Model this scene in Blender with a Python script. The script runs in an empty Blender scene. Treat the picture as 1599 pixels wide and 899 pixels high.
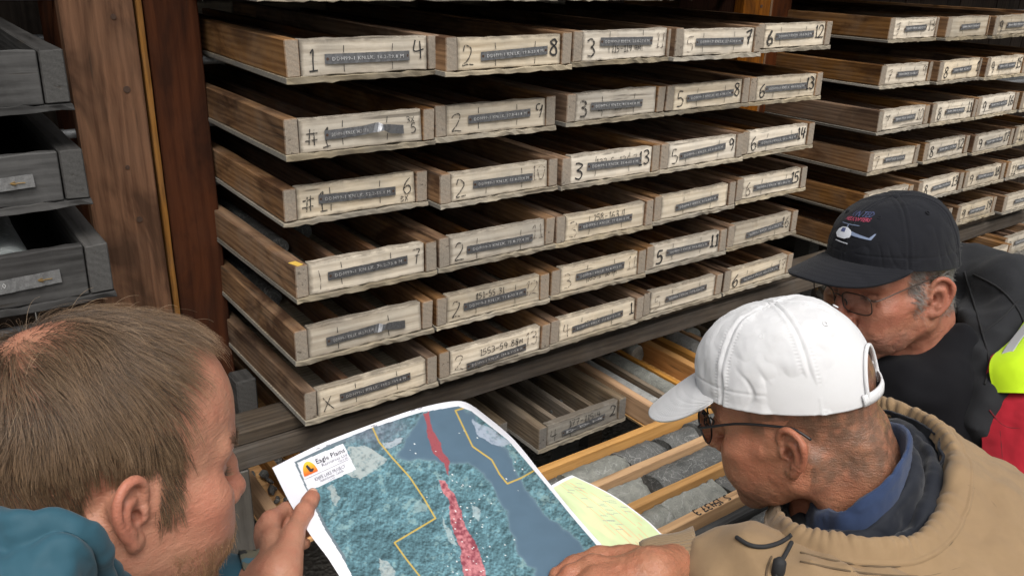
import bpy, bmesh, math, random
import numpy as np
from mathutils import Vector, Matrix, Quaternion
from math import sin, cos, pi, radians

# ---------------------------------------------------------------- camera, world, sun
scene = bpy.context.scene
COL = scene.collection
CAM = np.array([-0.22894509, -1.65283502, 0.25027355])
RGT = np.array([0.8092356, -0.58689916, 0.02621309])
UPV = np.array([0.19392117, 0.3089708, 0.93109163])
FWD = np.array([0.55455597, 0.74838922, -0.36384234])
FPX = 1326.63
cd = bpy.data.cameras.new('camera')
cam = bpy.data.objects.new('camera', cd); COL.objects.link(cam)
cd.sensor_width = 36.0; cd.sensor_fit = 'HORIZONTAL'; cd.lens = 36.0 * FPX / 1599.0
cd.clip_start = 0.02; cd.clip_end = 500
M = Matrix.Identity(4)
for i in range(3):
    M[i][0], M[i][1], M[i][2], M[i][3] = RGT[i], UPV[i], -FWD[i], CAM[i]
cam.matrix_world = M
scene.camera = cam

world = bpy.data.worlds.new('World'); scene.world = world; world.use_nodes = True
wn = world.node_tree.nodes; wl = world.node_tree.links; wn.clear()
sky = wn.new('ShaderNodeTexSky'); sky.sky_type = 'NISHITA'; sky.sun_disc = False
SUN_EL, SUN_AZ = radians(57), radians(203)
sky.sun_elevation = SUN_EL; sky.sun_rotation = SUN_AZ
sky.air_density = 1.6; sky.dust_density = 6.0; sky.ozone_density = 0.6
hs = wn.new('ShaderNodeHueSaturation'); hs.inputs['Saturation'].default_value = 0.22
bg = wn.new('ShaderNodeBackground'); bg.inputs['Strength'].default_value = 0.116
wo = wn.new('ShaderNodeOutputWorld')
wl.new(sky.outputs[0], hs.inputs['Color']); wl.new(hs.outputs[0], bg.inputs[0]); wl.new(bg.outputs[0], wo.inputs[0])
sd = bpy.data.lights.new('sun', 'SUN'); sd.energy = 1.5; sd.angle = radians(35); sd.color = (1.0, 0.96, 0.9)
sun = bpy.data.objects.new('sun', sd); COL.objects.link(sun)
sdir = Vector((sin(SUN_AZ) * cos(SUN_EL), cos(SUN_AZ) * cos(SUN_EL), sin(SUN_EL)))   # towards the sun
sun.rotation_euler = sdir.to_track_quat('Z', 'Y').to_euler()
sun.location = (0, -3, 4)
scene.view_settings.view_transform = 'Standard'
try: scene.view_settings.look = 'None'
except Exception: pass
scene.view_settings.exposure = 0.46
scene.view_settings.gamma = 1.0
scene.cycles.max_bounces = 6
scene.cycles.use_denoising = True

# ---------------------------------------------------------------- helpers
rnd = random.Random(7)
nrg = np.random.default_rng(7)
def at(px, py, d):
    """point d metres (optical depth) along the line of sight of a measured photo position"""
    v = FWD + RGT * (px - 799.5) / FPX - UPV * (py - 449.5) / FPX
    return CAM + v * d
def onz(px, py, z):
    v = FWD + RGT * (px - 799.5) / FPX - UPV * (py - 449.5) / FPX
    return CAM + v * ((z - CAM[2]) / v[2])

def link(name, me, parent=None, mat=None, loc=None, smooth=False):
    o = bpy.data.objects.new(name, me); COL.objects.link(o)
    if mat is not None and not me.materials:
        for m in (mat if isinstance(mat, (list, tuple)) else [mat]): me.materials.append(m)
    if parent is not None: o.parent = parent
    if loc is not None: o.location = loc
    if smooth: me.polygons.foreach_set('use_smooth', np.ones(len(me.polygons), bool))
    return o
def tag(o, label=None, cat=None, group=None, kind=None):
    if label: o['label'] = label
    if cat: o['category'] = cat
    if group: o['group'] = group
    if kind: o['kind'] = kind
    return o
def empty(name, loc=(0, 0, 0), rz=0.0):
    o = bpy.data.objects.new(name, None); COL.objects.link(o)
    o.location = loc; o.rotation_euler = (0, 0, rz); o.empty_display_size = 0.05
    return o
def mesh_np(name, V, F):
    me = bpy.data.meshes.new(name)
    V = np.asarray(V, np.float32); F = np.asarray(F, np.int32)
    k = F.shape[1]
    me.vertices.add(len(V)); me.vertices.foreach_set('co', V.ravel())
    me.loops.add(F.size); me.loops.foreach_set('vertex_index', F.ravel())
    me.polygons.add(len(F)); me.polygons.foreach_set('loop_start', np.arange(0, F.size, k, dtype=np.int32))
    try: me.polygons.foreach_set('loop_total', np.full(len(F), k, np.int32))
    except Exception: pass
    me.update(calc_edges=True); me.validate()
    return me
def grid_faces(nu, nv, cu=False):
    F = []
    iu = np.arange(nu if cu else nu - 1); iv = np.arange(nv - 1)
    a, b = np.meshgrid(iu, iv, indexing='ij'); a2 = (a + 1) % nu
    return np.stack([a * nv + b, a2 * nv + b, a2 * nv + b + 1, a * nv + b + 1], -1).reshape(-1, 4)
def set_color(me, name, rgb):
    a = me.color_attributes.new(name, 'FLOAT_COLOR', 'POINT')
    c = np.ones((len(me.vertices), 4), np.float32); c[:, :3] = rgb
    a.data.foreach_set('color', c.ravel())
def boxmesh(name, sx, sy, sz, bev=0.0015, rough=0.0, seg=1, axis=0, center=(0, 0, 0)):
    """sawn board with eased edges; 'seg' cuts along 'axis', jittered by 'rough' so that no edge is a ruler line"""
    bm = bmesh.new(); bmesh.ops.create_cube(bm, size=1.0)
    for v in bm.verts: v.co = Vector((v.co.x * sx, v.co.y * sy, v.co.z * sz))
    if seg > 1:
        d = [0, 0, 0]; L = (sx, sy, sz)[axis]
        for k in range(1, seg):
            c = [0, 0, 0]; c[axis] = -L / 2 + L * k / seg; d = [0, 0, 0]; d[axis] = 1
            g = bm.verts[:] + bm.edges[:] + bm.faces[:]
            bmesh.ops.bisect_plane(bm, geom=g, plane_co=c, plane_no=d)
    if rough:
        for v in bm.verts:
            for i in range(3):
                if i != axis: v.co[i] += rnd.uniform(-rough, rough)
                elif abs(abs(v.co[i]) - (sx, sy, sz)[axis] / 2) < 1e-4: v.co[i] += rnd.uniform(-rough, rough)
    if bev:
        e = [e for e in bm.edges if len(e.link_faces) == 2 and e.calc_face_angle(0) > 0.8]
        bmesh.ops.bevel(bm, geom=e, offset=bev, segments=1, affect='EDGES')
    for v in bm.verts: v.co += Vector(center)
    me = bpy.data.meshes.new(name); bm.to_mesh(me); bm.free()
    return me
def tube_mesh(name, pts, r, n=8, closed=False, caps=True):
    P = np.asarray(pts, float); m = len(P)
    rr = np.broadcast_to(np.asarray(r, float), (m,)) if np.ndim(r) <= 1 else r
    T = np.gradient(P, axis=0)
    if closed: T = np.roll(P, -1, 0) - np.roll(P, 1, 0)
    T /= np.linalg.norm(T, axis=1)[:, None] + 1e-12
    ref = np.array([0, 0, 1.0]) if abs(T[0] @ [0, 0, 1]) < 0.9 else np.array([1.0, 0, 0])
    N = np.zeros_like(P); nrm = np.cross(T[0], ref); nrm /= np.linalg.norm(nrm)
    for i in range(m):
        nrm = nrm - T[i] * (nrm @ T[i]); nrm /= np.linalg.norm(nrm) + 1e-12; N[i] = nrm
    B = np.cross(T, N); a = np.arange(n) * 2 * pi / n
    V = (P[:, None] + rr[:, None, None] * (cos_(a)[None, :, None] * N[:, None] + sin_(a)[None, :, None] * B[:, None])).reshape(-1, 3)
    i, j = np.meshgrid(np.arange(m if closed else m - 1), np.arange(n), indexing='ij'); i2 = (i + 1) % m; j2 = (j + 1) % n
    F = np.stack([i * n + j, i * n + j2, i2 * n + j2, i2 * n + j], -1).reshape(-1, 4)
    if caps and not closed:
        V = np.vstack([V, P[0], P[-1]]); k = m * n
        jj = np.arange(n); j3 = (jj + 1) % n
        F = np.vstack([F, np.stack([np.full(n, k), np.full(n, k), j3, jj], -1)[:, [0, 2, 3, 3]], np.stack([np.full(n, k + 1), (m - 1) * n + jj, (m - 1) * n + j3, (m - 1) * n + j3], -1)])
        me = bpy.data.meshes.new(name)
        me.from_pydata(V.tolist(), [], [list(dict.fromkeys(f)) for f in F.tolist()]); me.update()
        return me
    return mesh_np(name, V, F)
cos_, sin_ = np.cos, np.sin
def catmull(P, n, closed=False):
    P = np.asarray(P, float); m = len(P)
    t = np.linspace(0, m if closed else m - 1, n, endpoint=not closed)
    i = np.floor(t).astype(int); 
    if not closed: i = np.clip(i, 0, m - 2)
    f = (t - i)[:, None]
    g = (lambda k: P[k % m]) if closed else (lambda k: P[np.clip(k, 0, m - 1)])
    p0, p1, p2, p3 = g(i - 1), g(i), g(i + 1), g(i + 2)
    return 0.5 * (2 * p1 + (p2 - p0) * f + (2 * p0 - 5 * p1 + 4 * p2 - p3) * f ** 2 + (3 * p1 - p0 - 3 * p2 + p3) * f ** 3)
# cheap smooth value noise (numpy)
def vnoise(P, scale, seed=0):
    P = np.asarray(P, float) * scale + seed * 17.31
    i = np.floor(P).astype(np.int64); f = P - i; f = f * f * (3 - 2 * f)
    def h(a):
        n = (a[..., 0] * 374761393 + a[..., 1] * 668265263 + a[..., 2] * 2147483647 + seed * 974711) & 0xffffffff
        n = ((n ^ (n >> 13)) * 1274126177) & 0xffffffff
        return ((n ^ (n >> 16)) & 0xffff) / 32767.5 - 1
    r = 0
    for dx in (0, 1):
        for dy in (0, 1):
            for dz in (0, 1):
                w = (f[..., 0] if dx else 1 - f[..., 0]) * (f[..., 1] if dy else 1 - f[..., 1]) * (f[..., 2] if dz else 1 - f[..., 2])
                r = r + w * h(i + np.array([dx, dy, dz]))
    return r
def fbm(P, scale, oct=4, seed=0):
    return sum(vnoise(P, scale * 2 ** k, seed + k) * 0.5 ** k for k in range(oct))

# ---------------------------------------------------------------- materials
class NT:
    def __init__(s, name):
        s.m = bpy.data.materials.new(name); s.m.use_nodes = True
        s.n = s.m.node_tree.nodes; s.l = s.m.node_tree.links; s.n.clear()
        s.out = s.n.new('ShaderNodeOutputMaterial'); s.b = s.n.new('ShaderNodeBsdfPrincipled')
        s.l.new(s.b.outputs[0], s.out.inputs[0])
    def node(s, t, **kw):
        n = s.n.new('ShaderNode' + t)
        for k, v in kw.items(): setattr(n, k, v)
        return n
    def set(s, node, **kw):
        for k, v in kw.items():
            k = k.replace('_', ' ')
            if hasattr(v, 'links') or isinstance(v, bpy.types.NodeSocket): s.l.new(v, node.inputs[k])
            else: node.inputs[k].default_value = v
        return node
    def coord(s, kind='Object', scale=(1, 1, 1), rand=True):
        t = s.node('TexCoord'); v = t.outputs[kind]
        if rand:
            oi = s.node('ObjectInfo'); c = s.node('Combine' + 'XYZ')
            m1 = s.math('MULTIPLY', oi.outputs['Random'], 37.0); m2 = s.math('MULTIPLY', oi.outputs['Random'], 91.7); m3 = s.math('MULTIPLY', oi.outputs['Random'], 63.1)
            for i, mm in enumerate((m1, m2, m3)): s.l.new(mm, c.inputs[i])
            a = s.node('VectorMath', operation='ADD'); s.l.new(v, a.inputs[0]); s.l.new(c.outputs[0], a.inputs[1]); v = a.outputs[0]
            s.rand = oi.outputs['Random']
        mp = s.node('VectorMath', operation='MULTIPLY'); s.l.new(v, mp.inputs[0]); mp.inputs[1].default_value = scale
        return mp.outputs[0]
    def math(s, op, a, b=None, clamp=False):
        n = s.node('Math', operation=op); n.use_clamp = clamp
        for i, x in enumerate((a, b)):
            if x is None: continue
            if isinstance(x, bpy.types.NodeSocket): s.l.new(x, n.inputs[i])
            else: n.inputs[i].default_value = x
        return n.outputs[0]
    def noise(s, vec, scale, detail=3, rough=0.55, dist=0.0):
        n = s.node('TexNoise'); s.l.new(vec, n.inputs['Vector'])
        n.inputs['Scale'].default_value = scale; n.inputs['Detail'].default_value = detail
        n.inputs['Roughness'].default_value = rough; n.inputs['Distortion'].default_value = dist
        return n.outputs['Fac']
    def ramp(s, fac, stops):
        n = s.node('ValToRGB'); e = n.color_ramp.elements
        while len(e) < len(stops): e.new(0.5)
        for i, (p, c) in enumerate(stops):
            e[i].position = p; e[i].color = (c, c, c, 1) if isinstance(c, (int, float)) else (*c, 1)
        s.l.new(fac, n.inputs[0]); return n.outputs[0]
    def mix(s, fac, a, b, mode='MIX'):
        n = s.node('Mix', data_type='RGBA', blend_type=mode)
        for i, x in ((0, fac), (6, a), (7, b)):
            if isinstance(x, bpy.types.NodeSocket): s.l.new(x, n.inputs[i])
            elif i == 0: n.inputs[0].default_value = x
            else: n.inputs[i].default_value = (*x, 1)
        return n.outputs[2]
    def bump(s, h, strength=0.3, dist=0.002):
        n = s.node('Bump'); n.inputs['Strength'].default_value = strength; n.inputs['Distance'].default_value = dist
        s.l.new(h, n.inputs['Height']); s.l.new(n.outputs[0], s.b.inputs['Normal'])
    def fin(s, color=None, rough=0.7, **kw):
        if color is not None:
            if isinstance(color, bpy.types.NodeSocket): s.l.new(color, s.b.inputs['Base Color'])
            else: s.b.inputs['Base Color'].default_value = (*color, 1)
        if isinstance(rough, bpy.types.NodeSocket): s.l.new(rough, s.b.inputs['Roughness'])
        else: s.b.inputs['Roughness'].default_value = rough
        for k, v in kw.items():
            k = k.replace('_', ' ')
            if isinstance(v, bpy.types.NodeSocket): s.l.new(v, s.b.inputs[k])
            else: s.b.inputs[k].default_value = v
        return s.m

def wood(name, light, dark, stain, axis='x', stain_amt=0.5, grey=0.3, ring=26.0, bump=0.35, greycol=(0.17, 0.165, 0.155), endgrey=0.75, grime=0.0, endcol=None):
    t = NT(name)
    st = {'x': (0.05, 1, 1), 'y': (1, 0.05, 1), 'z': (1, 1, 0.05)}[axis]
    v = t.coord('Object', st); vr = t.coord('Object', (1, 1, 1))
    rndv = t.rand
    wv = t.node('TexWave', wave_type='RINGS', rings_direction={'x': 'X', 'y': 'Y', 'z': 'Z'}[axis])
    t.l.new(v, wv.inputs['Vector']); t.set(wv, Scale=ring, Distortion=5.0, Detail=3.0, Detail_Scale=1.6)
    fine = t.noise(v, 190.0, 4, 0.65)
    med = t.noise(v, 38.0, 4, 0.6, 0.4)
    g = t.math('ADD', t.math('MULTIPLY', wv.outputs['Fac'], 0.2), t.math('ADD', t.math('MULTIPLY', fine, 0.55), t.math('MULTIPLY', med, 0.45)))
    col = t.ramp(g, [(0.34, dark), (0.72, light)])
    # knots
    vk = t.coord('Object', tuple(7.0 * (x if x < 1 else 1) ** 0.5 for x in st))
    vo = t.node('TexVoronoi'); t.l.new(vk, vo.inputs['Vector']); vo.inputs['Scale'].default_value = 1.0
    kn = t.ramp(vo.outputs['Distance'], [(0.05, 1.0), (0.13, 0.0)])
    col = t.mix(t.math('MULTIPLY', kn, 0.7), col, stain)
    # weather greying and water stains
    gz = t.ramp(t.noise(vr, 9.0, 5, 0.6, 0.3), [(0.42, 0.0), (0.68, 1.0)])
    col = t.mix(t.math('MULTIPLY', gz, grey), col, greycol)
    vs = t.coord('Object', tuple(.33 if x < 1 else 1 for x in st)); sn = t.ramp(t.noise(vs, 9.0, 4, 0.6, .9), [(0.47, 0.0), (0.63, 1.0)])
    col = t.mix(t.math('MULTIPLY', sn, stain_amt), col, stain)
    # per-board tone
    tone = t.node('HueSaturation'); t.l.new(col, tone.inputs['Color'])
    t.l.new(t.math('ADD', t.math('MULTIPLY', rndv, 0.5), 0.76), tone.inputs['Value'])
    t.l.new(t.math('ADD', t.math('MULTIPLY', t.math('FRACT', t.math('MULTIPLY', rndv, 13.7)), 0.4), 0.78), tone.inputs['Saturation'])
    # end grain weathers grey
    nz = t.node('TexCoord').outputs['Normal']; sx = t.node('SeparateXYZ'); t.l.new(nz, sx.inputs[0])
    eg = t.ramp(t.math('ABSOLUTE', sx.outputs[{'x': 0, 'y': 1, 'z': 2}[axis]]), [(.6, 0.0), (.85, 1.0)])
    endc = t.mix(t.noise(vr, 320.0, 3, .7), tuple(.45 * x for x in (endcol or greycol)), tuple(min(.6, 1.35 * x) for x in (endcol or greycol)))
    class _o: outputs = [t.mix(t.math('MULTIPLY', eg, endgrey), tone.outputs[0], endc)]
    if grime:
        ge = t.node('TexCoord').outputs['Generated']; sg = t.node('SeparateXYZ'); t.l.new(ge, sg.inputs[0])
        def edge(o, wdt): return t.math('SUBTRACT', 1.0, t.math('MULTIPLY', t.math('MINIMUM', o, t.math('SUBTRACT', 1.0, o)), 1.0 / wdt), True)
        eo = t.math('MAXIMUM', edge(sg.outputs[2], .16), edge(sg.outputs[0], .05))
        em = t.ramp(t.math('ADD', t.math('MULTIPLY', eo, .55), t.math('MULTIPLY', t.noise(vr, 30.0, 4, .65), .75)), [(.55, 0.0), (.85, 1.0)])
        _o.outputs = [t.mix(t.math('MULTIPLY', em, grime), _o.outputs[0], (.12, .10, .08))]
    tone = _o
    # dark dirt specks and cracks along the grain
    cr = t.ramp(t.noise(v, 70.0, 2, 0.5), [(0.27, 1.0), (0.33, 0.0)])
    col = t.mix(t.math('MULTIPLY', cr, 0.55), tone.outputs[0], (0.035, 0.028, 0.022))
    t.bump(t.math('SUBTRACT', t.math('ADD', fine, t.math('MULTIPLY', wv.outputs['Fac'], 0.6)), cr), bump, 0.0012)
    return t.fin(col, 0.85, Specular_IOR_Level=0.08)

BEIGE = dict(light=(0.62, 0.545, 0.435), dark=(0.38, 0.315, 0.235), stain=(0.10, 0.075, 0.055))
W_FRONT = wood('weathered_front_wood', axis='x', stain_amt=0.10, grey=0.38, greycol=(0.29, 0.28, 0.255), grime=0.7, **BEIGE)
W_SIDE = wood('stained_side_wood', (0.225, 0.125, 0.060), (0.095, 0.047, 0.022), (0.036, 0.017, 0.01), 'y', 0.8, 0.25, greycol=(0.20, 0.18, 0.155), endcol=(.33, .295, .245))
W_DIV = wood('brown_divider_wood', (0.155, 0.078, 0.038), (0.064, 0.03, 0.015), (0.035, 0.02, 0.013), 'y', 0.4, 0.25)
W_PLY = wood('grey_plywood', (0.36, 0.31, 0.23), (0.17, 0.14, 0.10), (0.07, 0.055, 0.04), 'x', 0.4, 0.5)
W_GREYX = wood('old_grey_wood', (0.05, 0.049, 0.048), (0.016, 0.0155, 0.015), (0.035, 0.033, 0.033), 'x', 0.3, 0.35, greycol=(.11, .108, .105))
W_GREYY = wood('old_grey_wood_long', (0.05, 0.048, 0.046), (0.019, 0.018, 0.017), (0.03, 0.028, 0.026), 'y', 0.3, 0.35, greycol=(.085, .083, .08))
W_POST = wood('red_brown_post_wood', (0.255, 0.105, 0.036), (0.125, 0.046, 0.015), (0.03, 0.014, 0.008), 'z', 0.6, 0.25, ring=34, bump=0.45, greycol=(0.15, 0.085, 0.05))
W_POSTD = wood('dark_red_post_wood', (0.078, 0.025, 0.010), (0.042, 0.0135, 0.006), (0.014, 0.008, 0.006), 'z', 0.6, 0.15, ring=30, bump=0.4, greycol=(0.06, 0.034, 0.024))
W_EDGE = wood('fresh_plywood_edge', (0.23, 0.12, 0.048), (0.09, 0.042, 0.016), (0.07, 0.035, 0.02), 'z', 0.3, 0.1, ring=60)
W_BEAM = wood('dark_beam_wood', (0.10, 0.078, 0.058), (0.045, 0.035, 0.027), (0.02, 0.017, 0.015), 'x', 0.4, 0.3, greycol=(0.12, 0.115, 0.11))
W_NEWX = wood('new_orange_wood', (0.60, 0.345, 0.145), (0.40, 0.21, 0.08), (0.20, 0.10, 0.04), 'x', 0.12, 0.12, ring=16, bump=0.15, greycol=(0.36, 0.26, 0.15))
W_NEWY = wood('new_orange_wood_long', (0.46, 0.25, 0.10), (0.28, 0.14, 0.052), (0.14, 0.07, 0.03), 'y', 0.25, 0.12, ring=16, bump=0.15, greycol=(0.3, 0.2, 0.12))
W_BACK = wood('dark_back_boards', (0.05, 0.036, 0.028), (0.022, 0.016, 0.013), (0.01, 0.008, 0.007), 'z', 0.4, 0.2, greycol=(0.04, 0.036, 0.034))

def m_metal(name, col, rough=0.38, dirt=0.5):
    t = NT(name); v = t.coord('Object')
    n = t.noise(v, 90.0, 4, 0.65); d = t.ramp(n, [(0.38, 0.0), (0.66, 1.0)])
    c = t.mix(t.math('MULTIPLY', d, dirt), col, tuple(x * 0.25 for x in col))
    t.bump(t.noise(v, 60.0, 3), 0.35, 0.002)
    return t.fin(c, t.math('ADD', t.math('MULTIPLY', d, 0.3), rough), Metallic=0.85)
M_STRIP = m_metal('aluminium_strip', (0.30, 0.305, 0.32), 0.30, 0.6)
M_STRIPL = m_metal('bright_aluminium', (0.85, 0.85, 0.85), 0.32, 0.1)
M_PIPE = m_metal('galvanised_pipe', (0.33, 0.34, 0.35), 0.5, 0.4)
def m_flat(name, col, rough=0.8, var=0.25, scale=60, **kw):
    t = NT(name); v = t.coord('Object')
    c = t.mix(t.noise(v, scale, 4), tuple(x * (1 - var) for x in col), tuple(min(1, x * (1 + var)) for x in col))
    return t.fin(c, rough, **kw)
M_INK = m_flat('black_marker_ink', (0.022, 0.021, 0.021), 0.7, 0.5, 200)
def m_fade(name, col, lo, hi):
    """worn paint: patches of it are gone"""
    t = NT(name); v = t.coord('Object')
    a = t.ramp(t.noise(v, 160.0, 3, 0.6), [(lo, 0.0), (hi, 1.0)])
    t.l.new(a, t.b.inputs['Alpha'])
    return t.fin(col, 0.85)
M_FADE = m_fade('worn_marker_ink', (0.04, 0.036, 0.032), 0.34, 0.5)
M_PENCIL = m_fade('faint_pencil', (0.11, 0.09, 0.075), 0.38, 0.58)
M_RUST = m_flat('rusty_nail', (0.06, 0.032, 0.02), 0.8)
def m_rock(name, a, b, speck):
    t = NT(name); v = t.coord('Object')
    n = t.ramp(t.noise(v, 28.0, 6, 0.65, 0.5), [(0.3, a), (0.7, b)])
    s = t.ramp(t.noise(v, 240.0, 2, 0.5), [(0.58, 0.0), (0.7, 1.0)])
    vein = t.ramp(t.noise(v, 11.0, 3, 0.5, 2.2), [(0.485, 0.0), (0.5, 1.0), (0.515, 0.0)])
    c = t.mix(t.math('MULTIPLY', s, 0.6), n, speck); c = t.mix(t.math('MULTIPLY', vein, 0.5), c, (0.4, 0.4, 0.38))
    t.bump(t.noise(v, 120.0, 5, 0.7), 0.5, 0.003)
    return t.fin(c, 0.75)
M_CORE = m_rock('grey_green_core', (0.14, 0.145, 0.13), (0.27, 0.27, 0.24), (0.09, 0.1, 0.09))
M_CORED = m_rock('dark_core', (0.06, 0.062, 0.06), (0.13, 0.13, 0.125), (0.25, 0.25, 0.24))
M_CORES = m_rock('smooth_grey_core', (0.10, 0.112, 0.112), (0.15, 0.165, 0.165), (0.07, 0.075, 0.075))
M_COREP = m_rock('pale_core', (0.19, 0.19, 0.18), (0.34, 0.34, 0.325), (0.1, 0.1, 0.1))
# ---------------------------------------------------------------- the setting
GZ = -1.75
ORD = ['first', 'second', 'third', 'fourth', 'fifth', 'sixth', 'seventh', 'eighth', 'ninth', 'tenth', 'eleventh', 'twelfth', 'thirteenth', 'fourteenth', 'fifteenth', 'sixteenth', 'seventeenth', 'eighteenth', 'nineteenth', 'twentieth']
def ground():
    n = 60
    xs = np.concatenate([[-120, -40, -15, -8], np.linspace(-5, 8, n), [12, 25, 60, 140]])
    X, Y = np.meshgrid(xs, xs, indexing='ij')
    P = np.stack([X, Y, np.zeros_like(X)], -1)
    P[..., 2] = GZ + 0.02 * fbm(P, 1.3, 3, 5)
    me = mesh_np('ground', P.reshape(-1, 3), grid_faces(len(xs), len(xs)))
    t = NT('gravel_ground'); v = t.coord('Object', rand=False)
    vo = t.node('TexVoronoi'); t.l.new(v, vo.inputs['Vector']); vo.inputs['Scale'].default_value = 55
    c = t.ramp(t.noise(v, 40, 6, 0.7), [(0.3, (0.11, 0.1, 0.085)), (0.7, (0.23, 0.215, 0.19))])
    t.bump(vo.outputs['Distance'], 0.6, 0.02)
    o = link('ground', me, None, t.fin(c, 0.95), smooth=True); o['kind'] = 'structure'
ground()

# the store: posts, back wall, roof, pipes
def post(x0, label):
    p = empty('rack_post', (x0, 0.5, GZ)); tag(p, label, 'post', 'posts between the rack bays')
    h = 2.66
    link('wide_board', boxmesh('wide_board', 0.152, 0.045, h, 0.003, 0.0012, 12, 2), p, W_POST, (0.078, 0.0, h / 2))
    link('plywood_edge', boxmesh('plywood_edge', 0.013, 0.06, h, 0.001, 0.0006, 60, 2), p, W_EDGE, (0.1665, 0.012, h / 2))
    link('dark_board', boxmesh('dark_board', 0.122, 0.045, h, 0.003, 0.001, 12, 2), p, W_POSTD, (0.2405, 0.016, h / 2))
    link('inner_board', boxmesh('inner_board', 0.045, 0.28, h, 0.003, 0.001, 6, 2), p, W_POSTD, (0.03, 0.165, h / 2))
    for z, r in ((1.95, .008), (1.85, .006), (1.69, .008), (1.51, .005), (2.08, .005), (1.38, .007)):
        o = link('bolt_hole', tube_mesh('bolt_hole', [(0, -.0245, 0), (0, -.019, 0)], r, 10), p, M_RUST, (0.105 + rnd.uniform(-.012, .012), 0, z))
    return p
post(0.112, 'red brown timber post with a split pale plywood edge, beside the left man')
post(2.36, 'red brown timber post half hidden behind the box marked 6 and 12')

def plank_wall():
    w = empty('back_wall', (0, 2.05, GZ)); tag(w, 'dark board wall closing the back of the core racks', 'wall')
    for i in range(66):
        me = boxmesh('plank', 0.194, 0.022, 2.68, 0.002)
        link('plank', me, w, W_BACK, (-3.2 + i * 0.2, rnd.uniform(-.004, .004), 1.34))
plank_wall()
def roof():
    r = empty('rack_roof', (0, 0, 0.93)); tag(r, 'dark board roof over the core racks, above the top trays', 'roof')
    for i in range(11):
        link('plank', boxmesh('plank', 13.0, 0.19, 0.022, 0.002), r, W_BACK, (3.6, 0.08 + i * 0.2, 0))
roof()
ROWZ = [0.154, 0.0, -0.1544, -0.3081, -0.4620, -0.6145, -0.7663]
def pipe(x0, x1, y, z, r, label):
    o = link('support_pipe', tube_mesh('support_pipe', [(x0, 0, 0), (x1, 0, 0)], r, 12), None, M_PIPE, (0, y, z - r - .001), True)
    tag(o, label, 'pipe', 'pipes carrying the core boxes')
PR = ['above the top boxes', 'under the top full row', 'under the second row', 'under the third row', 'under the fourth row', 'under the fifth row', 'under the bottom row']
for k, z in enumerate(ROWZ):
    for y, nm in ((0.56, 'front'), (1.25, 'rear')):
        pipe(-2.6, 8.0, y, z, 0.011, 'galvanised %s pipe running through the rack %s' % (nm, PR[k]))
# stout grey pipe seen at the far left top and behind the left post
for z, nm in ((0.142, 'high at the left edge'), (-0.195, 'behind the post, beside the upper left grey boxes'), (-0.36, 'behind the post, beside the lowest left grey box')):
    o = link('rail_pipe', tube_mesh('rail_pipe', [(-2.5, 0, 0), (0.45, 0, 0)], 0.0125, 14), None, M_PIPE, (0, 0.72, z), True)
    tag(o, 'thick grey steel rail pipe ' + nm, 'pipe')

# front beam under the bottom row, in two pieces, on a leg
def beams():
    for (z0, z1, y, nm) in ((-0.815, -0.782, 0.065, 'upper'), (-0.872, -0.818, 0.05, 'lower')):
        o = link('beam', boxmesh('beam', 5.2, 0.09, z1 - z0, 0.003, 0.0015, 26, 0), None, W_BEAM, (2.3, y + 0.045, (z0 + z1) / 2))
        tag(o, '%s dark timber of the double beam under the bottom row of boxes' % nm, 'beam')
    o = link('beam_leg', boxmesh('beam_leg', 0.075, 0.085, 0.875, 0.003, 0.0015, 8, 2), None, wood('leg_wood', (0.11, 0.097, 0.08), (0.05, 0.043, 0.036), (0.04, 0.035, 0.03), 'z', .3, .3), (0.252, 0.0925, -1.312))
    tag(o, 'short grey timber leg under the beam, behind the left man\'s face', 'leg')
    for x in (1.05, 2.5, 3.6):
        o = link('beam_leg', boxmesh('beam_leg', 0.075, 0.085, 0.875, 0.003, 0.0015, 8, 2), None, W_GREYX, (x + .7, 0.62, -1.312))
        tag(o, 'grey timber leg inside the lower shelf, %s from the left' % ORD[int(x)-1], 'leg', 'legs inside the lower shelf')
    o = link('timber_stub', boxmesh('timber_stub', 0.052, 0.07, 0.115, 0.004, 0.001, 4, 1), None, W_GREYY, (0.384, 0.345, -0.8405))
    tag(o, 'square end of a grey timber stub under the box marked X', 'timber')
    o = link('lower_shelf', boxmesh('lower_shelf', 5.2, .9, 0.03, 0.003), None, W_BEAM, (2.3, 1.15, -1.1355)); tag(o, 'dark plank shelf carrying the lowest boxes under the beam', 'shelf')
    for x in (0.4, 2.0, 3.6):
        for y in (0.75, 1.5):
            o = link('shelf_leg', boxmesh('shelf_leg', 0.08, 0.08, 0.598, 0.003), None, W_BEAM, (x, y, -1.4505)); tag(o, 'short dark %s leg under the lowest plank shelf, %s from the left' % (('front', 'rear')[y > 1], ORD[int(x / 1.6)]), 'leg', 'legs of the lowest shelf')
beams()

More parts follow.
